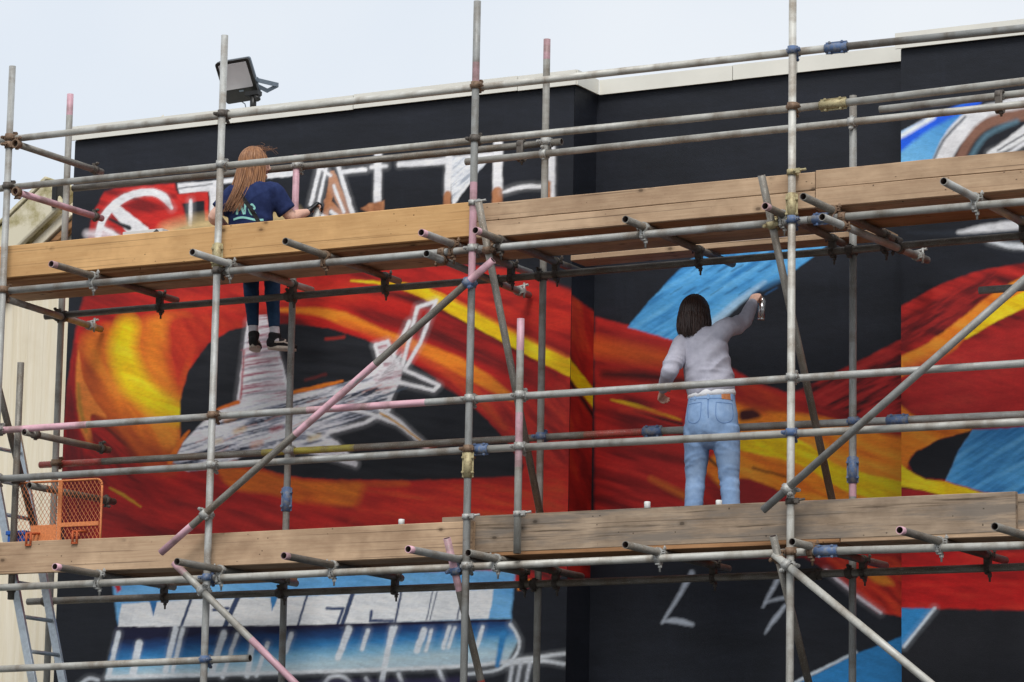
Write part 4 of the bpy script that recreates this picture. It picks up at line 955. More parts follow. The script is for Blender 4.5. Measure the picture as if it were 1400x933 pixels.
# ------------------------------------------------------------------ floodlight on the coping
fl = empty('floodlight', at(346, 146, Y=1.60)); fl.location.z = ZC1-.006
tag(fl, 'black floodlight with frosted glass tilted down on the wall coping', 'floodlight')
xr = Vector((1, 0, 0)); dn = (at(357, 137, Y=1.70)-at(338, 76, Y=1.50)); dn.x = 0; dn.normalize()
nn = xr.cross(dn)
if nn.y > 0: nn = -nn
cen = (at(293, 84, Y=1.50)+at(358, 137, Y=1.70))/2; cen.y = 1.6
xr2 = (Vector((.985, .12, .06))).normalized(); xr2 = (xr2-dn*xr2.dot(dn)).normalized(); nn = dn.cross(xr2); nn = nn if nn.y < 0 else -nn
m = Matrix((xr2, -dn, nn)).transposed().to_4x4(); m.translation = cen
W_, H_ = .275, .325
def rbox(w_, h_, d_, cx, cy, cz, rad):
    bm = bmesh.new(); pts = []
    for (sx, sy, a0) in ((1, 1, 0), (-1, 1, pi/2), (-1, -1, pi), (1, -1, 3*pi/2)):
        for i in range(5): pts.append((sx*(w_/2-rad)+rad*cos(a0+i*pi/8), sy*(h_/2-rad)+rad*sin(a0+i*pi/8)))
    f0 = [bm.verts.new(m @ Vector((cx+p[0], cy+p[1], cz-d_/2))) for p in pts]; f1 = [bm.verts.new(m @ Vector((cx+p[0], cy+p[1], cz+d_/2))) for p in pts]
    bm.faces.new(f0[::-1]); bm.faces.new(f1)
    for i in range(len(pts)): bm.faces.new((f0[i], f0[(i+1) % len(pts)], f1[(i+1) % len(pts)], f1[i]))
    bmesh.ops.recalc_face_normals(bm, faces=bm.faces)
    return bm
link('housing', bm_mesh(rbox(W_, H_, .03, 0, 0, 0, .022), 'housing'), M['lamp_black'], fl)
link('back_plate', bm_mesh(rbox(W_-.01, H_-.01, .028, 0, 0, -.030, .016), 'back_plate'), M['lamp_grey'], fl)
bm = bmesh.new()
for i in range(9): box(bm, (-W_/2+.03+i*(W_-.06)/8, .02, -.056), (.006, H_*.7, .026), m)
link('cooling_fins', bm_mesh(bm, 'cooling_fins'), M['lamp_grey'], fl)
link('glass', bm_mesh(rbox(W_-.05, H_*.60, .006, 0, H_*.13, .0165, .006), 'glass'), M['lamp_glass'], fl)
link('name_plate', bm_mesh(rbox(.036, .012, .003, .01, -H_*.235, .017, .003), 'name_plate'), M['lamp_grey'], fl)
link('name_plate', bm_mesh(rbox(.026, .008, .003, .07, -H_*.40, .017, .002), 'name_plate'), M['lamp_grey'], fl)
bm = bmesh.new(); h0 = m @ Vector((W_/2-.01, -.02, -.02)); h1 = h0+Vector((.10, .16, -.015)); h2 = h0+Vector((.03, .12, -.06))
x_, y_, z_ = frame(h1-h0)
for a, b in ((h0, h1), (h1, h2), (h2, m @ Vector((W_/2-.03, -.06, -.03)))):
    mm = Matrix((Vector((0, 0, 1)).cross((b-a).normalized()), Vector((0, 0, 1)), (b-a).normalized())).transposed().to_4x4(); mm.translation = (a+b)/2
    box(bm, (0, 0, 0), (.006, .032, (b-a).length), mm)
cyl(bm, h0+Vector((-.02, 0, 0)), h0+Vector((.02, 0, 0)), .018, n=12)
link('bracket', bm_mesh(bm, 'bracket'), M['lamp_grey'], fl)
bm = bmesh.new(); st = at(346, 146, Y=1.60); st.z = ZC1-.006; tp = m @ Vector((.075, -H_/2+.005, -.02))
cyl(bm, st, Vector((st.x, st.y, tp.z-.01)), .024, n=14); box(bm, (st.x, st.y, tp.z), (.11, .06, .03)); cyl(bm, Vector((st.x+.03, st.y-.01, tp.z-.02)), Vector((st.x+.05, st.y-.01, tp.z-.055)), .02, n=10)
link('stand', bm_mesh(bm, 'stand'), M['lamp_black'], fl)
bm = bmesh.new(); c0 = m @ Vector((-.03, -H_/2, -.01)); pts = [c0, c0+Vector((.035, .0, -.025)), c0+Vector((.042, 0, -.05)), Vector((c0.x+.04, c0.y, ZC1))]
for a, b in zip(pts[:-1], pts[1:]): cyl(bm, a, b, .004, n=6)
link('cable', bm_mesh(bm, 'cable'), M['lamp_grey'], fl)

# ------------------------------------------------------------------ paint cans, tray
def spray_can(loc, axis, label, h=.20, r=.0325, capm='white', bodym='canlabel', group=None, cap=True):
    o = empty('spray_can', loc); tag(o, label, 'spray can', group)
    x, y, d_ = frame(Vector(axis)); m = Matrix((x, y, d_)).transposed().to_4x4(); m.translation = Vector(loc)
    def lathe(name, prof, mat):
        bm = bmesh.new(); R__ = [[bm.verts.new(m @ Vector((p[0]*cos(2*pi*i/18), p[0]*sin(2*pi*i/18), p[1]))) for i in range(18)] for p in prof]
        for a, b in zip(R__[:-1], R__[1:]):
            for i in range(18): bm.faces.new((a[i], a[(i+1) % 18], b[(i+1) % 18], b[i])).smooth = True
        bm.faces.new(R__[0][::-1]); bm.faces.new(R__[-1]); link(name, bm_mesh(bm, name), M[mat], o)
    hb = h*.78
    lathe('base_rim', [(r*.9, 0), (r*1.03, .002), (r*1.03, .008), (r, .010)], 'can')
    lathe('body', [(r, .010), (r, hb)], bodym)
    lathe('shoulder', [(r, hb), (r*.97, hb+.004), (r*.55, hb+.018), (r*.5, hb+.020)], 'can')
    if cap: lathe('cap', [(r*.62, hb+.006), (r*.62, h-.004), (r*.56, h)], capm)
    else: lathe('nozzle', [(.008, hb+.018), (.008, h-.012), (.006, h-.006)], capm)
    return o
for (px, py), lab in (((885, 689), 'white-capped spray can behind the weathered lower toe board, left of the woman in jeans'), ((983, 687), 'white-capped spray can by the feet of the woman in jeans'), ((549, 713), 'white-capped spray can behind the lower toe board, between the two long diagonal braces')):
    q = at(px, py-2, Y=.22); base = ZDL+.041
    spray_can((q.x, .22, base), (0, 0, 1), lab, h=q.z-base+.004, group=None)
tr0 = at(168, 322, Y=.30); tr1 = at(222, 320, Y=.30); zb = ZDU+.041
tray = empty('card_box', ((tr0.x+tr1.x)/2, .38, zb)); tag(tray, 'open white cardboard box standing on the upper deck behind the toe board', 'box')
bw = tr1.x-tr0.x; bh = at(195, 315, Y=.30).z-zb
for nm_, c, s in (('side_panel', (0, .30, bh/2), (bw, .006, bh)), ('side_panel', (0, .50, bh/2-.01), (bw, .006, bh-.02)), ('side_panel', (-bw/2+.003, .40, bh/2), (.006, .19, bh)), ('side_panel', (bw/2-.003, .40, bh/2), (.006, .19, bh)), ('bottom_panel', (0, .40, .004), (bw-.014, .188, .006))):
    link(nm_, bm_mesh(bevel_box((tray.location.x+c[0], c[1], zb+c[2]), s, .001, 1), nm_), M['card'], tray)
bm = bmesh.new(); c = at(213, 322, Y=.28); t_ = at(213, 313, Y=.28); A_ = [Vector((c.x-.09, .288, c.z-.02)), Vector((c.x+.07, .288, c.z-.02)), Vector((t_.x, .288, t_.z))]
fr = [bm.verts.new(p) for p in A_]; bk = [bm.verts.new(p+Vector((0, .006, 0))) for p in A_]; bm.faces.new(fr); bm.faces.new(bk[::-1])
for i in range(3): bm.faces.new((fr[i], bk[i], bk[(i+1) % 3], fr[(i+1) % 3]))
bmesh.ops.recalc_face_normals(bm, faces=bm.faces)
link('folded_flap', bm_mesh(bm, 'folded_flap'), M['darkcard'], tray)

# ------------------------------------------------------------------ people
M['skin'] = plain('skin', (222, 178, 158), .55, 0, .08, 25, .35)
n = N('dark_brown_hair'); f = n.noise(n.coords((1, 1, .08)), 90, 3); n.set(n.ramp(f, (.3, lin((40, 27, 24))), (.7, lin((66, 46, 39)))), .42, 0, .45); M['hair_dark'] = n.m
n = N('auburn_hair'); f = n.noise(n.coords((1, 1, .08)), 90, 3); n.set(n.ramp(f, (.3, lin((108, 70, 46))), (.7, lin((174, 124, 84)))), .45, 0, .4); M['hair_red'] = n.m
def cloth(name, a, b, sc=26, weave=420, wash=None):
    n = N(name); v = n.coords(); f = n.noise(v, sc, 5, .6); fw = n.noise(v, weave, 2)
    c = n.ramp(f, (.3, lin(b)), (.7, lin(a)))
    if wash: c = n.mix(n.ramp(n.noise(v, 5, 4, .55), (.45, (0, 0, 0)), (.75, (.6,)*3)), c, lin(wash))
    n.bump(fw, .2, .002); return n.set(c, .9, 0, .15)
M['sweat'] = cloth('grey_sweatshirt_fleece', (184, 183, 195), (168, 167, 180)); M['tee_white'] = cloth('white_cotton', (228, 228, 230), (214, 214, 218))
M['denim'] = cloth('light_blue_denim', (138, 166, 202), (126, 154, 192), 40, 500, (168, 188, 212)); M['denim_seam'] = cloth('denim_seam', (102, 132, 176), (90, 120, 164))
M['leather'] = plain('tan_leather_patch', (176, 112, 70), .7, 0, .15, 60); M['navy'] = cloth('navy_cotton', (44, 56, 96), (32, 42, 78)); M['jean_dark'] = cloth('dark_blue_denim', (52, 78, 108), (40, 64, 92), 30, 500)
M['mint'] = plain('mint_print', (150, 214, 206), .8, 0, .06, 30); M['shoe'] = plain('black_canvas', (34, 33, 34), .8, 0, .2, 60); M['sole'] = plain('pale_rubber_sole', (196, 184, 170), .7, 0, .2, 40)
M['sock'] = cloth('white_sock', (226, 222, 226), (206, 202, 208)); M['glove'] = plain('black_nitrile_glove', (30, 31, 34), .4, 0, .2, 40); M['strap'] = plain('black_webbing', (22, 22, 24), .7, 0, .2, 60)
M['eye'] = plain('eye', (60, 50, 44), .2, 0, .1, 20); M['lip'] = plain('lips', (176, 104, 98), .5, 0, .05, 20)

def loft(bm, st, side=None, n=18, cap=True):
    """closed tube through stations (centre, half width, half depth); side = direction of the half width"""
    C = [Vector(s[0]) for s in st]; prev = None
    rows = []
    ext_ = []
    k = len(st)
    def tang(i):
        a = C[max(i-1, 0)]; b = C[min(i+1, k-1)]; return (b-a).normalized()
    seq = []
    t0 = tang(0); r0 = min(st[0][1], st[0][2])
    if cap: seq += [(C[0]-t0*r0*.62, st[0][1]*.42, st[0][2]*.42, t0), (C[0]-t0*r0*.36, st[0][1]*.80, st[0][2]*.80, t0)]
    for i in range(k): seq.append((C[i], st[i][1], st[i][2], tang(i)))
    t1 = tang(k-1); r1 = min(st[-1][1], st[-1][2])
    if cap: seq += [(C[-1]+t1*r1*.36, st[-1][1]*.80, st[-1][2]*.80, t1), (C[-1]+t1*r1*.62, st[-1][1]*.42, st[-1][2]*.42, t1)]
    sd0 = Vector(side) if side is not None else None
    for c, a, b, t in seq:
        s = sd0 if sd0 is not None else (prev if prev is not None else frame(t)[0])
        s = (s-t*s.dot(t)).normalized(); f = t.cross(s); prev = s
        rows.append([bm.verts.new(c+s*(a*cos(2*pi*i/n))+f*(b*sin(2*pi*i/n))) for i in range(n)])
    for a, b in zip(rows[:-1], rows[1:]):
        for i in range(n): bm.faces.new((a[i], a[(i+1) % n], b[(i+1) % n], b[i]))
    bm.faces.new(rows[0][::-1]); bm.faces.new(rows[-1])

def sm(pts, k=4):
    """smooth a station list (centre, a, b)"""
    P_ = np.array([[*s[0], s[1], s[2]] for s in pts]); Q = cat(P_, False, k)
    return [(Vector(q[:3]), max(q[3], .003), max(q[4], .003)) for q in Q]

def remesh(bm, name, voxel, it=4, fac=.5, warp=None):
    bmesh.ops.recalc_face_normals(bm, faces=bm.faces)
    me = bm_mesh(bm, name+'_tmp'); o = bpy.data.objects.new(name+'_tmp', me); COL.objects.link(o)
    r = o.modifiers.new('r', 'REMESH'); r.mode = 'VOXEL'; r.voxel_size = voxel; r.adaptivity = 0
    s = o.modifiers.new('s', 'SMOOTH'); s.factor = fac; s.iterations = it
    bpy.context.view_layer.update(); dg = bpy.context.evaluated_depsgraph_get()
    out = bpy.data.meshes.new_from_object(o.evaluated_get(dg)); out.name = name
    bpy.data.objects.remove(o, do_unlink=True); bpy.data.meshes.remove(me)
    if warp is not None:
        nv = len(out.vertices); co = np.empty(nv*3, np.float32); no = np.empty(nv*3, np.float32)
        out.vertices.foreach_get('co', co); out.vertices.foreach_get('normal', no)
        co = co.reshape(-1, 3); no = no.reshape(-1, 3)
        co = co+no*warp(co.astype(float))[:, None]; out.vertices.foreach_set('co', co.ravel().astype(np.float32)); out.update()
    for p in out.polygons: p.use_smooth = True
    out.materials.clear()
    return out

def finger_hand(bm, wrist, palm_dir, palm_nrm, side, curl, grip=1.0, scale=1.0, spread=.010):
    """palm and five bent fingers; side points to the thumb"""
    pd = palm_dir.normalized(); s = (side-pd*side.dot(pd)).normalized(); nr = palm_nrm.normalized()
    kn = wrist+pd*.085*scale
    loft(bm, sm([(wrist-pd*.02, .024*scale, .019*scale), (wrist+pd*.02*scale, .031*scale, .017*scale), (wrist+pd*.055*scale, .039*scale, .016*scale), (kn, .038*scale, .013*scale)], 3), s, 14)
    for i, (off, ln) in enumerate(((.028, .068), (.010, .076), (-.009, .072), (-.027, .056))):
        p = kn+s*off*scale-pd*.006; d_ = pd.copy(); st = [(p, .0088*scale, .0088*scale)]
        for j, (fr_, c_) in enumerate(((.45, curl[0]), (.32, curl[1]), (.23, curl[2]))):
            ax = s; ang = -c_*(1+.06*i)
            d_ = (Matrix.Rotation(ang, 3, ax) @ d_) if (Matrix.Rotation(ang, 3, ax) @ pd).dot(nr) > 0 else (Matrix.Rotation(-ang, 3, ax) @ d_)
            p = p+d_*ln*fr_*scale; st.append((p, (.0084-.0008*j)*scale, (.0082-.0008*j)*scale))
        loft(bm, st, None, 10)
    tb = wrist+pd*.026*scale+s*.026*scale
    td = (pd*.62+s*.62+nr*.45*grip).normalized(); t2 = (pd*.85+s*.05+nr*.6*grip).normalized()
    loft(bm, [(tb, .0125*scale, .012*scale), (tb+td*.036*scale, .0105*scale, .0105*scale), (tb+td*.036*scale+t2*.028*scale, .009*scale, .009*scale), (tb+td*.036*scale+t2*.048*scale, .007*scale, .007*scale)], None, 10)

def head(bm, c, fwd, up, h=.215):
    rt_ = fwd.cross(up).normalized()
    S = h/.215
    st = [(-.104, .030, .030, .010), (-.092, .052, .060, .012), (-.060, .062, .080, .006), (-.02, .069, .092, -.002), (.03, .073, .097, -.008), (.065, .066, .086, -.010), (.090, .048, .062, -.010), (.104, .022, .028, -.008)]
    loft(bm, sm([(c+up*z*S+fwd*(y+.0)*S, a*S, b*S) for z, a, b, y in st], 3), rt_, 20)
    loft(bm, [(c+fwd*.088*S+up*.012*S, .009*S, .010*S), (c+fwd*.100*S-up*.008*S, .011*S, .010*S), (c+fwd*.108*S-up*.026*S, .014*S, .010*S), (c+fwd*.094*S-up*.036*S, .013*S, .008*S)], rt_, 10)
    loft(bm, [(c+fwd*.084*S-up*.092*S, .018*S, .014*S), (c+fwd*.078*S-up*.082*S, .026*S, .018*S)], rt_, 10)
    for s in (-1, 1):
        loft(bm, [(c+rt_*s*.072*S-up*.030*S-fwd*.006*S, .008*S, .012*S), (c+rt_*s*.077*S-fwd*.010*S, .010*S, .019*S), (c+rt_*s*.075*S+up*.022*S-fwd*.012*S, .008*S, .014*S)], rt_, 10)
        loft(bm, [(c+rt_*s*.048*S+fwd*.080*S+up*.030*S, .012*S, .008*S), (c+rt_*s*.012*S+fwd*.088*S+up*.028*S, .012*S, .009*S)], up, 8)
def face_bits(root, c, fwd, up, h=.215):
    rt_ = fwd.cross(up).normalized(); S = h/.215
    for s in (-1, 1):
        bm = bmesh.new(); bmesh.ops.create_uvsphere(bm, u_segments=12, v_segments=8, radius=.0115*S); link('eye', bm_mesh(bm, 'eye', True), M['eye'], root, Matrix.Translation(c+rt_*s*.032*S+fwd*.083*S+up*.006*S))
    bm = bmesh.new(); loft(bm, [(c-rt_*.024*S+fwd*.085*S-up*.057*S, .003, .005), (c+fwd*.092*S-up*.057*S, .004, .008), (c+rt_*.024*S+fwd*.085*S-up*.057*S, .003, .005)], fwd, 8); link('mouth', bm_mesh(bm, 'mouth', True), M['lip'], root)

def hair(root, c, fwd, up, length, mat, count, seed, drift=Vector((0, 0, 0)), S=1.0, part_front=100, name='hair', bulge=1.0, curl_in=.0, back=0.0, low=.0):
    rt_ = fwd.cross(up).normalized(); rr = random.Random(seed); bm = bmesh.new()
    # cap over the skull
    Rr = []
    for i in range(11):
        th = radians(4+i*10.2); row = []
        for j in range(28):
            ph = 2*pi*j/28; frontness = max(0, cos(ph)); tt = th*(1-.42*frontness**1.5)
            row.append(bm.verts.new(c+(fwd*(cos(ph)*sin(tt)*.101)+rt_*(sin(ph)*sin(tt)*.081)+up*(cos(tt)*.112))*S*1.02-fwd*.006))
        Rr.append(row)
    for a, b in zip(Rr[:-1], Rr[1:]):
        for j in range(28): bm.faces.new((a[j], a[(j+1) % 28], b[(j+1) % 28], b[j])).smooth = True
    bm.faces.new(Rr[0])
    for i in range(count):
        ph = radians(rr.uniform(part_front*.62, 360-part_front*.62))            # 0 = face
        start = radians(rr.uniform(4, 50)); o_ = rr.uniform(1.0, 1.07)*bulge
        endth = radians(rr.uniform(84, 100)); pts = []
        for k in range(6):
            t = start+(endth-start)*k/5
            pts.append(c+(fwd*(cos(ph)*sin(t)*.103)+rt_*(sin(ph)*sin(t)*.084)+up*(cos(t)*.114))*S*o_-fwd*.008)
        ln = length*rr.uniform(.78, 1.04); p = pts[-1]
        outw = (fwd*cos(ph)*.10+rt_*sin(ph)*.08).normalized(); jt = Vector((rr.uniform(-1, 1), rr.uniform(-1, 1), 0))*.011
        for k in range(1, 8):
            t = k/7
            q = p-Vector((0, 0, 1))*ln*t+outw*(.012*sin(t*pi)-curl_in*t*t)+drift*t*t*ln+jt*t-fwd*back*t
            pts.append(q)
        wd_ = rr.uniform(.0028, .0065); th_ = wd_*.5; rows = []
        for k, q in enumerate(pts):
            tn = (pts[min(k+1, len(pts)-1)]-pts[max(k-1, 0)]).normalized(); sde = tn.cross(outw).normalized(); nr = sde.cross(tn)
            f_ = (.55+.45*min(1, k/3))*(1 if k < len(pts)-4 else (1-(k-len(pts)+4)/4.3)); 
            rows.append([bm.verts.new(q+sde*wd_*f_*a+nr*th_*f_*b) for a, b in ((1, 0), (.2, .8), (-.8, .5), (-.7, -.5), (.3, -.8))])
        for a, b in zip(rows[:-1], rows[1:]):
            for j in range(5): bm.faces.new((a[j], a[(j+1) % 5], b[(j+1) % 5], b[j])).smooth = True
    bmesh.ops.recalc_face_normals(bm, faces=bm.faces)
    return link(name, bm_mesh(bm, name), mat, root)

def folds(dirs, amp, seed=0, noise_amp=.004, sc=22):
    def fn(co):
        d_ = (fbm(co[:, 0]*sc+co[:, 2]*3, co[:, 2]*sc+co[:, 1]*sc*.6, seed)-.5)*2*noise_amp
        for (k, ph, lam, c0, rad, a) in dirs:
            k = np.array(Vector(k).normalized()); u = co @ k
            g = np.exp(-((co-np.array(c0))**2).sum(1)/rad**2)
            k2 = np.array(Vector(k).cross(Vector((0, 1, 0))).normalized()); v = co @ k2
            s = vnoise(u/lam*1.3+ph*7.3+v*2.0, v/lam*.33+co[:, 1]*3, seed+4)
            s = 1-np.abs(2*s-1)*2.0; d_ = d_+a*amp*g*s*.8
        return d_
    return fn

def surf_strip(root, me, pts, dirv, width, mat, name, off=.002, up_=Vector((0, 0, 1)), thick=.0015):
    """thin ribbon laid on a garment: points are cast along dirv onto the mesh"""
    bvh = BVHTree.FromPolygons([v.co for v in me.vertices], [p.vertices for p in me.polygons])
    hits = []
    for p in cat([tuple(q) for q in pts], False, 5) if len(pts) > 2 else [np.array(pts[0])*(1-t)+np.array(pts[1])*t for t in np.linspace(0, 1, 7)]:
        h = bvh.ray_cast(Vector(p)-dirv*.6, dirv)
        if h[0] is not None: hits.append((h[0], h[1]))
    if len(hits) < 2: return None
    bm = bmesh.new(); rows = []
    for i, (p, nr) in enumerate(hits):
        tn = (hits[min(i+1, len(hits)-1)][0]-hits[max(i-1, 0)][0]).normalized(); s = tn.cross(nr).normalized()
        w2 = width/2
        rows.append([bm.verts.new(p+s*a*w2+nr*b) for a, b in ((1, off-.006), (1, off), (-1, off), (-1, off-.006))])
    for a, b in zip(rows[:-1], rows[1:]):
        for j in range(3): bm.faces.new((a[j], a[j+1], b[j+1], b[j]))
    bmesh.ops.recalc_face_normals(bm, faces=bm.faces)
    return link(name, bm_mesh(bm, name), mat, root)

def shoe(root, heel, toe_dir, up=Vector((0, 0, 1)), ln=.245, stripe=False):
    td = toe_dir.normalized(); s = td.cross(up).normalized(); up2 = s.cross(td).normalized()
    bm = bmesh.new()
    st = [(heel+td*.008+up2*.045, .030, .040), (heel+td*.05+up2*.048, .035, .046), (heel+td*.10+up2*.046, .037, .042), (heel+td*.15+up2*.036, .042, .030), (heel+td*.20+up2*.030, .042, .024), (heel+td*(ln-.01)+up2*.024, .030, .018)]
    loft(bm, sm(st, 3), s, 18); loft(bm, [(heel+td*.045+up2*.055, .035, .042), (heel+td*.05+up2*.105, .042, .049)], s, 14)
    me = remesh(bm, 'shoe', .006, 3); sh = link('shoe', me, M['shoe'], root)
    bm = bmesh.new(); out = []
    for i in range(22):
        t = 2*pi*i/22; a = cos(t); b = sin(t); w_ = .040+.006*a; out.append(heel+td*(ln/2+a*(ln/2+.006))+s*b*w_*(1-.15*abs(a)))
    lo = [bm.verts.new(p) for p in out]; hi = [bm.verts.new(p+up2*.026) for p in out]
    bm.faces.new(lo[::-1]); bm.faces.new(hi)
    for i in range(22): bm.faces.new((lo[i], lo[(i+1) % 22], hi[(i+1) % 22], hi[i])).smooth = True
    bmesh.ops.recalc_face_normals(bm, faces=bm.faces)
    link('sole', bm_mesh(bm, 'sole'), M['sole'], sh)
    if stripe:
        for sg in (1, -1):
            surf_strip(sh, me, [heel+td*.03+up2*.05+s*sg*.1, heel+td*.10+up2*.056+s*sg*.1, heel+td*.135+up2*.085+s*sg*.1], -s*sg, .010, M['sole'], 'side_stripe', .003)
            surf_strip(sh, me, [heel+td*.10+up2*.056+s*sg*.1, heel+td*.17+up2*.036+s*sg*.1], -s*sg, .010, M['sole'], 'side_stripe', .003)
    return sh
UP = Vector((0, 0, 1))
pt = lambda px, py, Y: at(px, py, Y=Y)

# --- woman in jeans spraying the recessed wall
def woman_spraying():
    rt0 = Vector((cos(radians(17)), sin(radians(17)), 0)); fw = Vector((-rt0.y, rt0.x, 0))
    z0 = ZDL+.040
    hipc = pt(974, 572, .62); root = empty('person', (hipc.x, .62, z0))
    tag(root, 'woman in grey sweatshirt and light blue jeans reaching up with a spray can', 'person')
    waist = pt(973, 540, .62); rib = pt(968, 505, .63); chest = pt(963, 478, .64); neckb = pt(958, 457, .66); hc = pt(950, 433, .685)
    shR = pt(991, 449, .67); shL = pt(934, 470, .60); elR = pt(1018, 438, .90); wrR = pt(1029.5, 414, 1.08); elL = pt(915, 507, .42); wrL = pt(906, 533, .60)
    hipR = pt(993, 590, .63); hipL = pt(953, 590, .60); knR = pt(997, 655, .66); knL = pt(951, 655, .63)
    anR = Vector((pt(1003, 742, .62).x, .62, z0+.075)); anL = Vector((pt(946, 742, .58).x, .58, z0+.075))
    # jeans
    bm = bmesh.new()
    loft(bm, sm([(waist+UP*.005, .150, .105), (pt(973, 552, .615), .155, .114), (pt(973, 572, .608), .170, .130), (pt(973, 590, .612), .168, .126), (pt(973, 600, .62), .150, .10)]), rt0, 26)
    for hp, kn, an in ((hipR, knR, anR), (hipL, knL, anL)):
        mid = hp.lerp(kn, .5)
        loft(bm, sm([(hp+UP*.03, .086, .100), (hp-UP*.05, .086, .094), (mid, .077, .080), (kn, .064, .066), (kn.lerp(an, .35)-fw*.012, .060, .063), (kn.lerp(an, .75), .056, .058), (an+UP*.01, .057, .060)], 4), rt0, 22, cap=False)
    me = remesh(bm, 'jeans', .008, 4, .5, folds([((.3, .1, 1), 0, .05, hipR-UP*.13-fw*.08, .16, 1), ((-.3, .1, 1), 1, .05, hipL-UP*.13-fw*.08, .16, 1), ((.15, 0, 1), 0, .045, knR, .14, .9), ((-.1, 0, 1), 2, .045, knL, .14, .9),
                                         ((.2, 0, 1), 0, .05, anR+UP*.1, .14, .9), ((-.2, 0, 1), 1, .05, anL+UP*.1, .14, .9), ((.8, 0, .6), 0, .07, hipc-UP*.08-fw*.12, .12, .8)], .0060, 2, .0022))
    jn = link('jeans', me, M['denim'], root)
    bkv = lambda x, z: hipc+rt0*x+UP*z
    for pts, wd in (([bkv(-.012, .13), bkv(-.010, .05), bkv(-.006, -.02)], .006), ([bkv(-.15, .112), bkv(0, .110), bkv(.15, .112)], .005), ([bkv(.04, .085), bkv(.135, .080)], .004), ([bkv(.135, .080), bkv(.14, -.02), bkv(.09, -.05), bkv(.045, -.02), bkv(.04, .085)], .004), ([bkv(-.055, .085), bkv(-.145, .080)], .004), ([bkv(-.145, .08), bkv(-.145, -.02), bkv(-.10, -.05), bkv(-.06, -.02), bkv(-.055, .085)], .004)):
        surf_strip(jn, me, pts, fw, wd, M['denim_seam'], 'seam', .0015)
    for x in (-.10, -.012, .13): surf_strip(jn, me, [bkv(x, .148), bkv(x, .105)], fw, .014, M['denim'], 'belt_loop', .004)
    surf_strip(jn, me, [bkv(.07, .128), bkv(.122, .126)], fw, .042, M['leather'], 'waist_patch', .003)
    # sweatshirt
    bm = bmesh.new()
    loft(bm, sm([(pt(972, 539, .62), .148, .112), (pt(971, 527, .62), .156, .120), (rib, .150, .116), (chest, .150, .106), (pt(961, 464, .65), .140, .092), (neckb, .075, .068)]), (rt0+UP*.18).normalized(), 26)
    loft(bm, sm([(chest.lerp(shR, .6), .074, .074), (shR, .066, .068), (shR.lerp(elR, .5)-UP*.010, .057, .062), (elR, .049, .051), (elR.lerp(wrR, .5), .042, .043), (wrR-(wrR-elR)*.10, .038, .038), (wrR-(wrR-elR)*.02, .034, .034)]), None, 18)
    loft(bm, sm([(chest.lerp(shL, .6)-UP*.01, .072, .074), (shL, .064, .068), (shL.lerp(elL, .5), .056, .058), (elL, .050, .050), (elL.lerp(wrL, .5), .045, .045), (wrL-(wrL-elL)*.10, .039, .039), (wrL-(wrL-elL)*.02, .035, .035)]), None, 18)
    me = remesh(bm, 'sweatshirt', .008, 4, .5, folds([((.72, 0, -.55), 0, .085, rib+rt0*.05-fw*.1, .20, 1.0), ((.9, 0, -.3), 1, .10, rib-rt0*.12-UP*.05-fw*.1, .12, .7), ((0, .2, 1), 0, .05, waist-fw*.1, .15, 1), ((1, .5, .2), 0, .05, shR.lerp(elR, .6), .11, 1), ((0, .3, 1), 0, .05, elL, .10, 1), ((.7, 0, -.6), 2, .07, chest+rt0*.08-fw*.08, .12, 1)], .016, 6, .0045, 9))
    link('sweatshirt', me, M['sweat'], root)
    bm = bmesh.new(); loft(bm, sm([(waist-UP*.004, .158, .119), (waist+UP*.02, .152, .115)], 3), rt0, 26); me = remesh(bm, 'shirt_hem', .006, 8); 
    for v_ in me.vertices: v_.co.z -= (v_.co-waist).dot(rt0)*-.09+.004
    link('shirt_hem', me, M['tee_white'], root)
    # body under the clothes, one surface
    bm = bmesh.new()
    loft(bm, sm([(hipc, .13, .09), (waist, .125, .085), (rib, .13, .09), (chest, .13, .085), (neckb, .052, .052), (neckb.lerp(hc, .45), .047, .05), (hc-UP*.04, .05, .055)]), rt0, 20)
    hf = (fw*.95+rt0*.25).normalized(); hu = (UP+rt0*.05-fw*.06).normalized(); hf = (hf-hu*hf.dot(hu)).normalized()
    head(bm, hc+UP*.012, hf, hu)
    for a, b, c in ((shR, elR, wrR), (shL, elL, wrL)):
        loft(bm, sm([(chest.lerp(a, .5), .05, .05), (a, .048, .048), (a.lerp(b, .5), .043, .043), (b, .037, .037), (b.lerp(c, .4), .037, .037), (c, .025, .022)]), None, 14)
    for a, b, c in ((hipR, knR, anR), (hipL, knL, anL)):
        loft(bm, sm([(a+UP*.03, .075, .075), (a.lerp(b, .5), .068, .068), (b, .052, .052), (b.lerp(c, .35), .05, .05), (c, .034, .036), (c-UP*.04+fw*.02, .034, .045)]), None, 14)
    hdR = (pt(1034, 400, 1.12)-wrR).normalized()
    finger_hand(bm, wrR, (hdR*.9+fw*.35).normalized(), (rt0*.75+fw*.45-UP*.2).normalized(), (fw*.7+UP*.6-rt0*.3).normalized(), (1.0, 1.1, .7))
    hdL = (pt(901, 545, .66)-wrL).normalized()
    finger_hand(bm, wrL, (hdL+fw*.25).normalized(), (rt0*.8+fw*.3).normalized(), (fw*.8+UP*.2).normalized(), (.7, .8, .5))
    me = remesh(bm, 'body', .0052, 3); link('body', me, M['skin'], root)
    face_bits(root, hc+UP*.012, hf, hu)
    hair(root, hc+UP*.014, hf, hu, .155, M['hair_dark'], 620, 3, drift=Vector((.10, -.05, 0)), S=1.03, part_front=62, bulge=1.06, curl_in=.015, back=.02)
    for an in (anR, anL): shoe(root, an-UP*.073-fw*.06, fw)
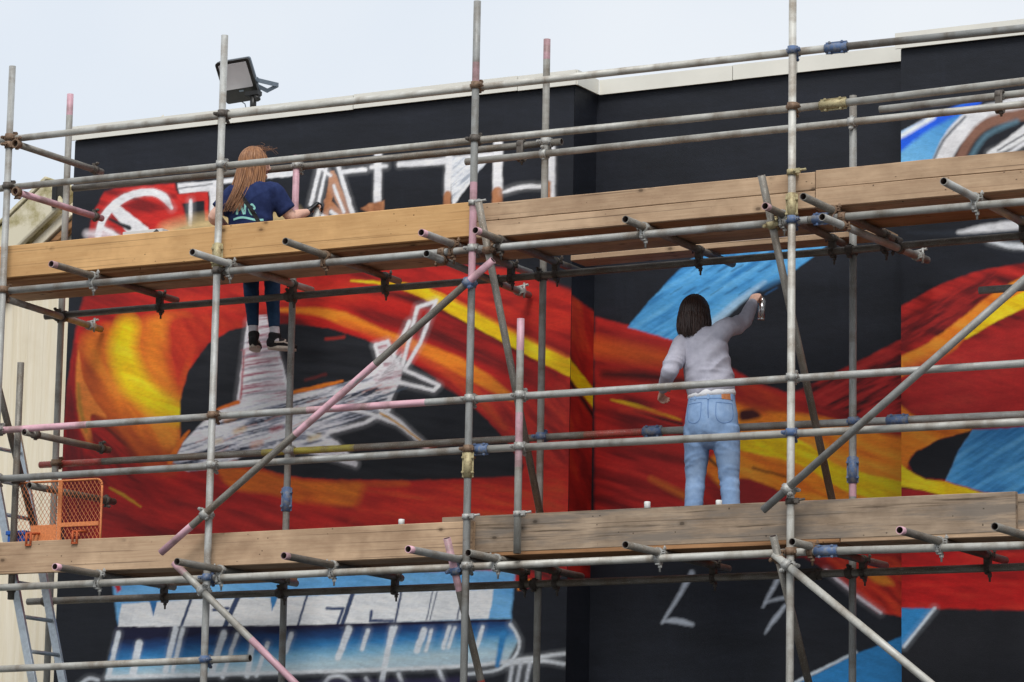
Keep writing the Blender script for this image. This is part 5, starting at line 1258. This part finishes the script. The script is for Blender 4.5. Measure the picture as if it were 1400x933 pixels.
    # can in the raised hand
    c = wrR+(hdR*.9+fw*.35).normalized()*.080+(rt0*.75+fw*.45-UP*.2).normalized()*.036+fw*.02
    spray_can(c-UP*.150, (.05, .0, 1), 'silver and black spray can held in the raised hand of the woman in jeans', h=.165, r=.0235, bodym='can', capm='lamp_black', cap=False)
woman_spraying()

# --- woman in navy T-shirt sitting on the inner edge of the upper deck
def woman_sitting():
    z0 = ZDU+.040
    rt0 = Vector((cos(radians(14)), sin(radians(14)), 0)); fw = Vector((-rt0.y, rt0.x, 0))
    hipc = pt(342, 350, .66); hipc.z = z0+.105
    root = empty('person', (hipc.x, .66, z0)); tag(root, 'long-haired woman in navy T-shirt sitting on the upper deck with legs dangling', 'person')
    waist = pt(341, 318, .64); rib = pt(343, 292, .64); chest = pt(346, 270, .65); neckb = pt(349, 250, .67); hc = pt(348.5, 226, .69)
    shR = pt(373, 263, .70); shL = pt(321, 266, .60); elR = pt(398, 297, .80); wrR = pt(421, 290, 1.0); elL = pt(292, 297, .52); wrL = pt(312, 314, .74)
    hipR = hipc+rt0*.085; hipL = hipc-rt0*.085
    knR = pt(371, 378, 1.10); knL = pt(342, 380, 1.08); knR.z = z0+.06; knL.z = z0+.06; knR.x = pt(371, 382, 1.10).x; knL.x = pt(342, 384, 1.08).x
    anR = pt(376, 463, 1.13); anL = pt(347, 461, 1.11)
    bm = bmesh.new()
    loft(bm, sm([(waist, .128, .10), (hipc+UP*.06, .16, .125), (hipc, .175, .14), (hipc-UP*.035, .165, .13)]), rt0, 24)
    for h_, k_, a_ in ((hipR, knR, anR), (hipL, knL, anL)):
        loft(bm, sm([(h_, .095, .09), (h_.lerp(k_, .5), .082, .078), (k_-fw*.02, .062, .062), (k_+fw*.015-UP*.02, .058, .060), (k_.lerp(a_, .3), .053, .055), (k_.lerp(a_, .62), .045, .046), (k_.lerp(a_, .82), .040, .040)], 4), None, 20, cap=False)
    me = remesh(bm, 'jeans', .008, 4, .5, folds([((0, 0, 1), 0, .045, knR-UP*.15, .2, .8), ((0, 0, 1), 1, .045, knL-UP*.15, .2, .8)], .004, 3, .003)); link('jeans', me, M['jean_dark'], root)
    bm = bmesh.new()
    loft(bm, sm([(waist-UP*.06, .160, .122), (waist, .152, .115), (rib, .158, .118), (chest, .168, .112), (pt(347.5, 257, .66), .140, .086), (neckb, .066, .062)]), rt0, 26)
    loft(bm, sm([(chest.lerp(shR, .6), .078, .075), (shR, .072, .075), (shR.lerp(elR, .45), .070, .072), (shR.lerp(elR, .78), .068, .07)], 4), None, 18, cap=False)
    loft(bm, sm([(chest.lerp(shL, .6), .078, .075), (shL, .072, .075), (shL.lerp(elL, .45), .068, .07), (shL.lerp(elL, .72), .066, .068)], 4), None, 18, cap=False)
    mt = remesh(bm, 'tee_shirt', .008, 4, .5, folds([((.6, 0, .8), 0, .08, waist-fw*.1, .2, 1), ((-.6, 0, .8), 1, .07, rib+rt0*.1-fw*.08, .15, 1), ((1, .2, -.4), 0, .06, shR.lerp(elR, .5), .1, 1)], .010, 8, .003, 10)); ts = link('tee_shirt', mt, M['navy'], root)
    bm = bmesh.new()
    loft(bm, sm([(hipc, .13, .10), (waist, .11, .085), (rib, .12, .088), (chest, .13, .085), (neckb, .050, .050), (neckb.lerp(hc, .45), .045, .048), (hc-UP*.04, .05, .055)]), rt0, 20)
    hf = (fw*.55+rt0*.85).normalized(); hu = (UP+hf*.03).normalized(); hf = (hf-hu*hf.dot(hu)).normalized(); hcc = hc+UP*.01
    head(bm, hcc, hf, hu)
    for a, b, c in ((shR, elR, wrR), (shL, elL, wrL)):
        loft(bm, sm([(chest.lerp(a, .5), .05, .05), (a, .050, .050), (a.lerp(b, .5), .046, .046), (b, .041, .040), (b.lerp(c, .35), .041, .040), (b.lerp(c, .75), .032, .030), (c, .026, .022)]), None, 16)
    for h_, k_, a_ in ((hipR, knR, anR), (hipL, knL, anL)):
        loft(bm, sm([(h_, .075, .075), (h_.lerp(k_, .5), .066, .066), (k_-fw*.02, .05, .05), (k_.lerp(a_, .4), .045, .046), (a_, .027, .028), (a_-UP*.04, .025, .03)]), None, 14)
    finger_hand(bm, wrL, (wrL-elL).normalized(), -UP, (rt0).normalized(), (.4, .5, .3))
    hdR = (pt(433, 279, 1.05)-wrR).normalized()
    finger_hand(bm, wrR, hdR, (fw*.5-UP*.8).normalized(), (fw*.8+UP*.3-rt0*.2).normalized(), (.9, 1.0, .6))
    me = remesh(bm, 'body', .0052, 3); link('body', me, M['skin'], root)
    bm = bmesh.new(); finger_hand(bm, wrR, hdR, (fw*.5-UP*.8).normalized(), (fw*.8+UP*.3-rt0*.2).normalized(), (.9, 1.0, .6), 1.0, 1.10)
    loft(bm, [(wrR-hdR*.03, .031, .028), (wrR+hdR*.02, .033, .026)], None, 14)
    link('glove', remesh(bm, 'glove', .0052, 2), M['glove'], root)
    face_bits(root, hcc, hf, hu)
    hair(root, hcc, hf, hu, .36, M['hair_red'], 520, 9, drift=Vector((-.16, -.34, 0)), S=1.0, part_front=92, bulge=1.03, back=-.02)
    # loose wisps over the forehead
    rr = random.Random(4); bm = bmesh.new()
    for i in range(34):
        a = hcc+hu*.105*rr.uniform(.95, 1.02)+hf*rr.uniform(-.03, .04); b = a+hf*rr.uniform(.02, .08)+UP*rr.uniform(-.01, .035)+rt0*rr.uniform(-.03, .03); c = b+hf*rr.uniform(-.01, .05)+UP*rr.uniform(-.07, .03)+rt0*rr.uniform(-.03, .03)
        Q = cat([tuple(a), tuple(b), tuple(c)], False, 4)
        for p, q in zip(Q[:-1], Q[1:]): cyl(bm, Vector(p), Vector(q), .0008, .0006, 4, False)
    link('hair_wisps', bm_mesh(bm, 'hair_wisps'), M['hair_red'], root)
    for a_, k_ in ((anR, knR), (anL, knL)):
        bm = bmesh.new(); loft(bm, [(k_.lerp(a_, .80), .036, .036), (a_, .037, .038), (a_-UP*.03, .038, .040)], None, 16); link('sock', remesh(bm, 'sock', .006, 2), M['sock'], root)
    shoe(root, anL-UP*.082-Vector((-.42, .9, 0)).normalized()*.05, Vector((-.42, .9, .0)), UP, .225, True)
    shoe(root, anR-UP*.082-Vector((.5, .85, 0)).normalized()*.05, Vector((.50, .85, .03)), UP, .215, True)
    # mint print and bag strap across the back
    vdir = (fw*.9+rt0*-.1).normalized(); B_ = lambda x, z: rib+rt0*x+UP*z
    for pts, wd in (([B_(-.075, -.03), B_(-.065, .06)], .017), ([B_(-.065, .06), B_(-.02, -.03)], .017), ([B_(-.02, -.03), B_(-.012, .06)], .016), ([B_(.015, .0), B_(.05, .012), B_(.03, .04), B_(.012, .01), B_(.03, -.03), B_(.06, -.02)], .013),
                    ([B_(-.10, -.062), B_(-.03, -.052), B_(.06, -.07), B_(.11, -.065)], .015)):
        surf_strip(ts, mt, pts, vdir, wd, M['mint'], 'chest_print', .0025)
    surf_strip(ts, mt, [B_(-.06, .12), B_(.03, .0), B_(.09, -.10), B_(.13, -.16)], vdir, .028, M['strap'], 'bag_strap', .005)
    surf_strip(ts, mt, [B_(.075, -.115), B_(.112, -.100)], vdir, .012, M['zinc'], 'strap_buckle', .009)
    c = wrR+hdR*.09+(fw*.5-UP*.8).normalized()*.035
    spray_can(c-UP*.03-Vector((.02, 0, .11)), (.18, .0, 1), 'white spray can held in the black-gloved hand of the seated woman', h=.18, r=.027, bodym='white', capm='lamp_black', cap=False)
woman_sitting()
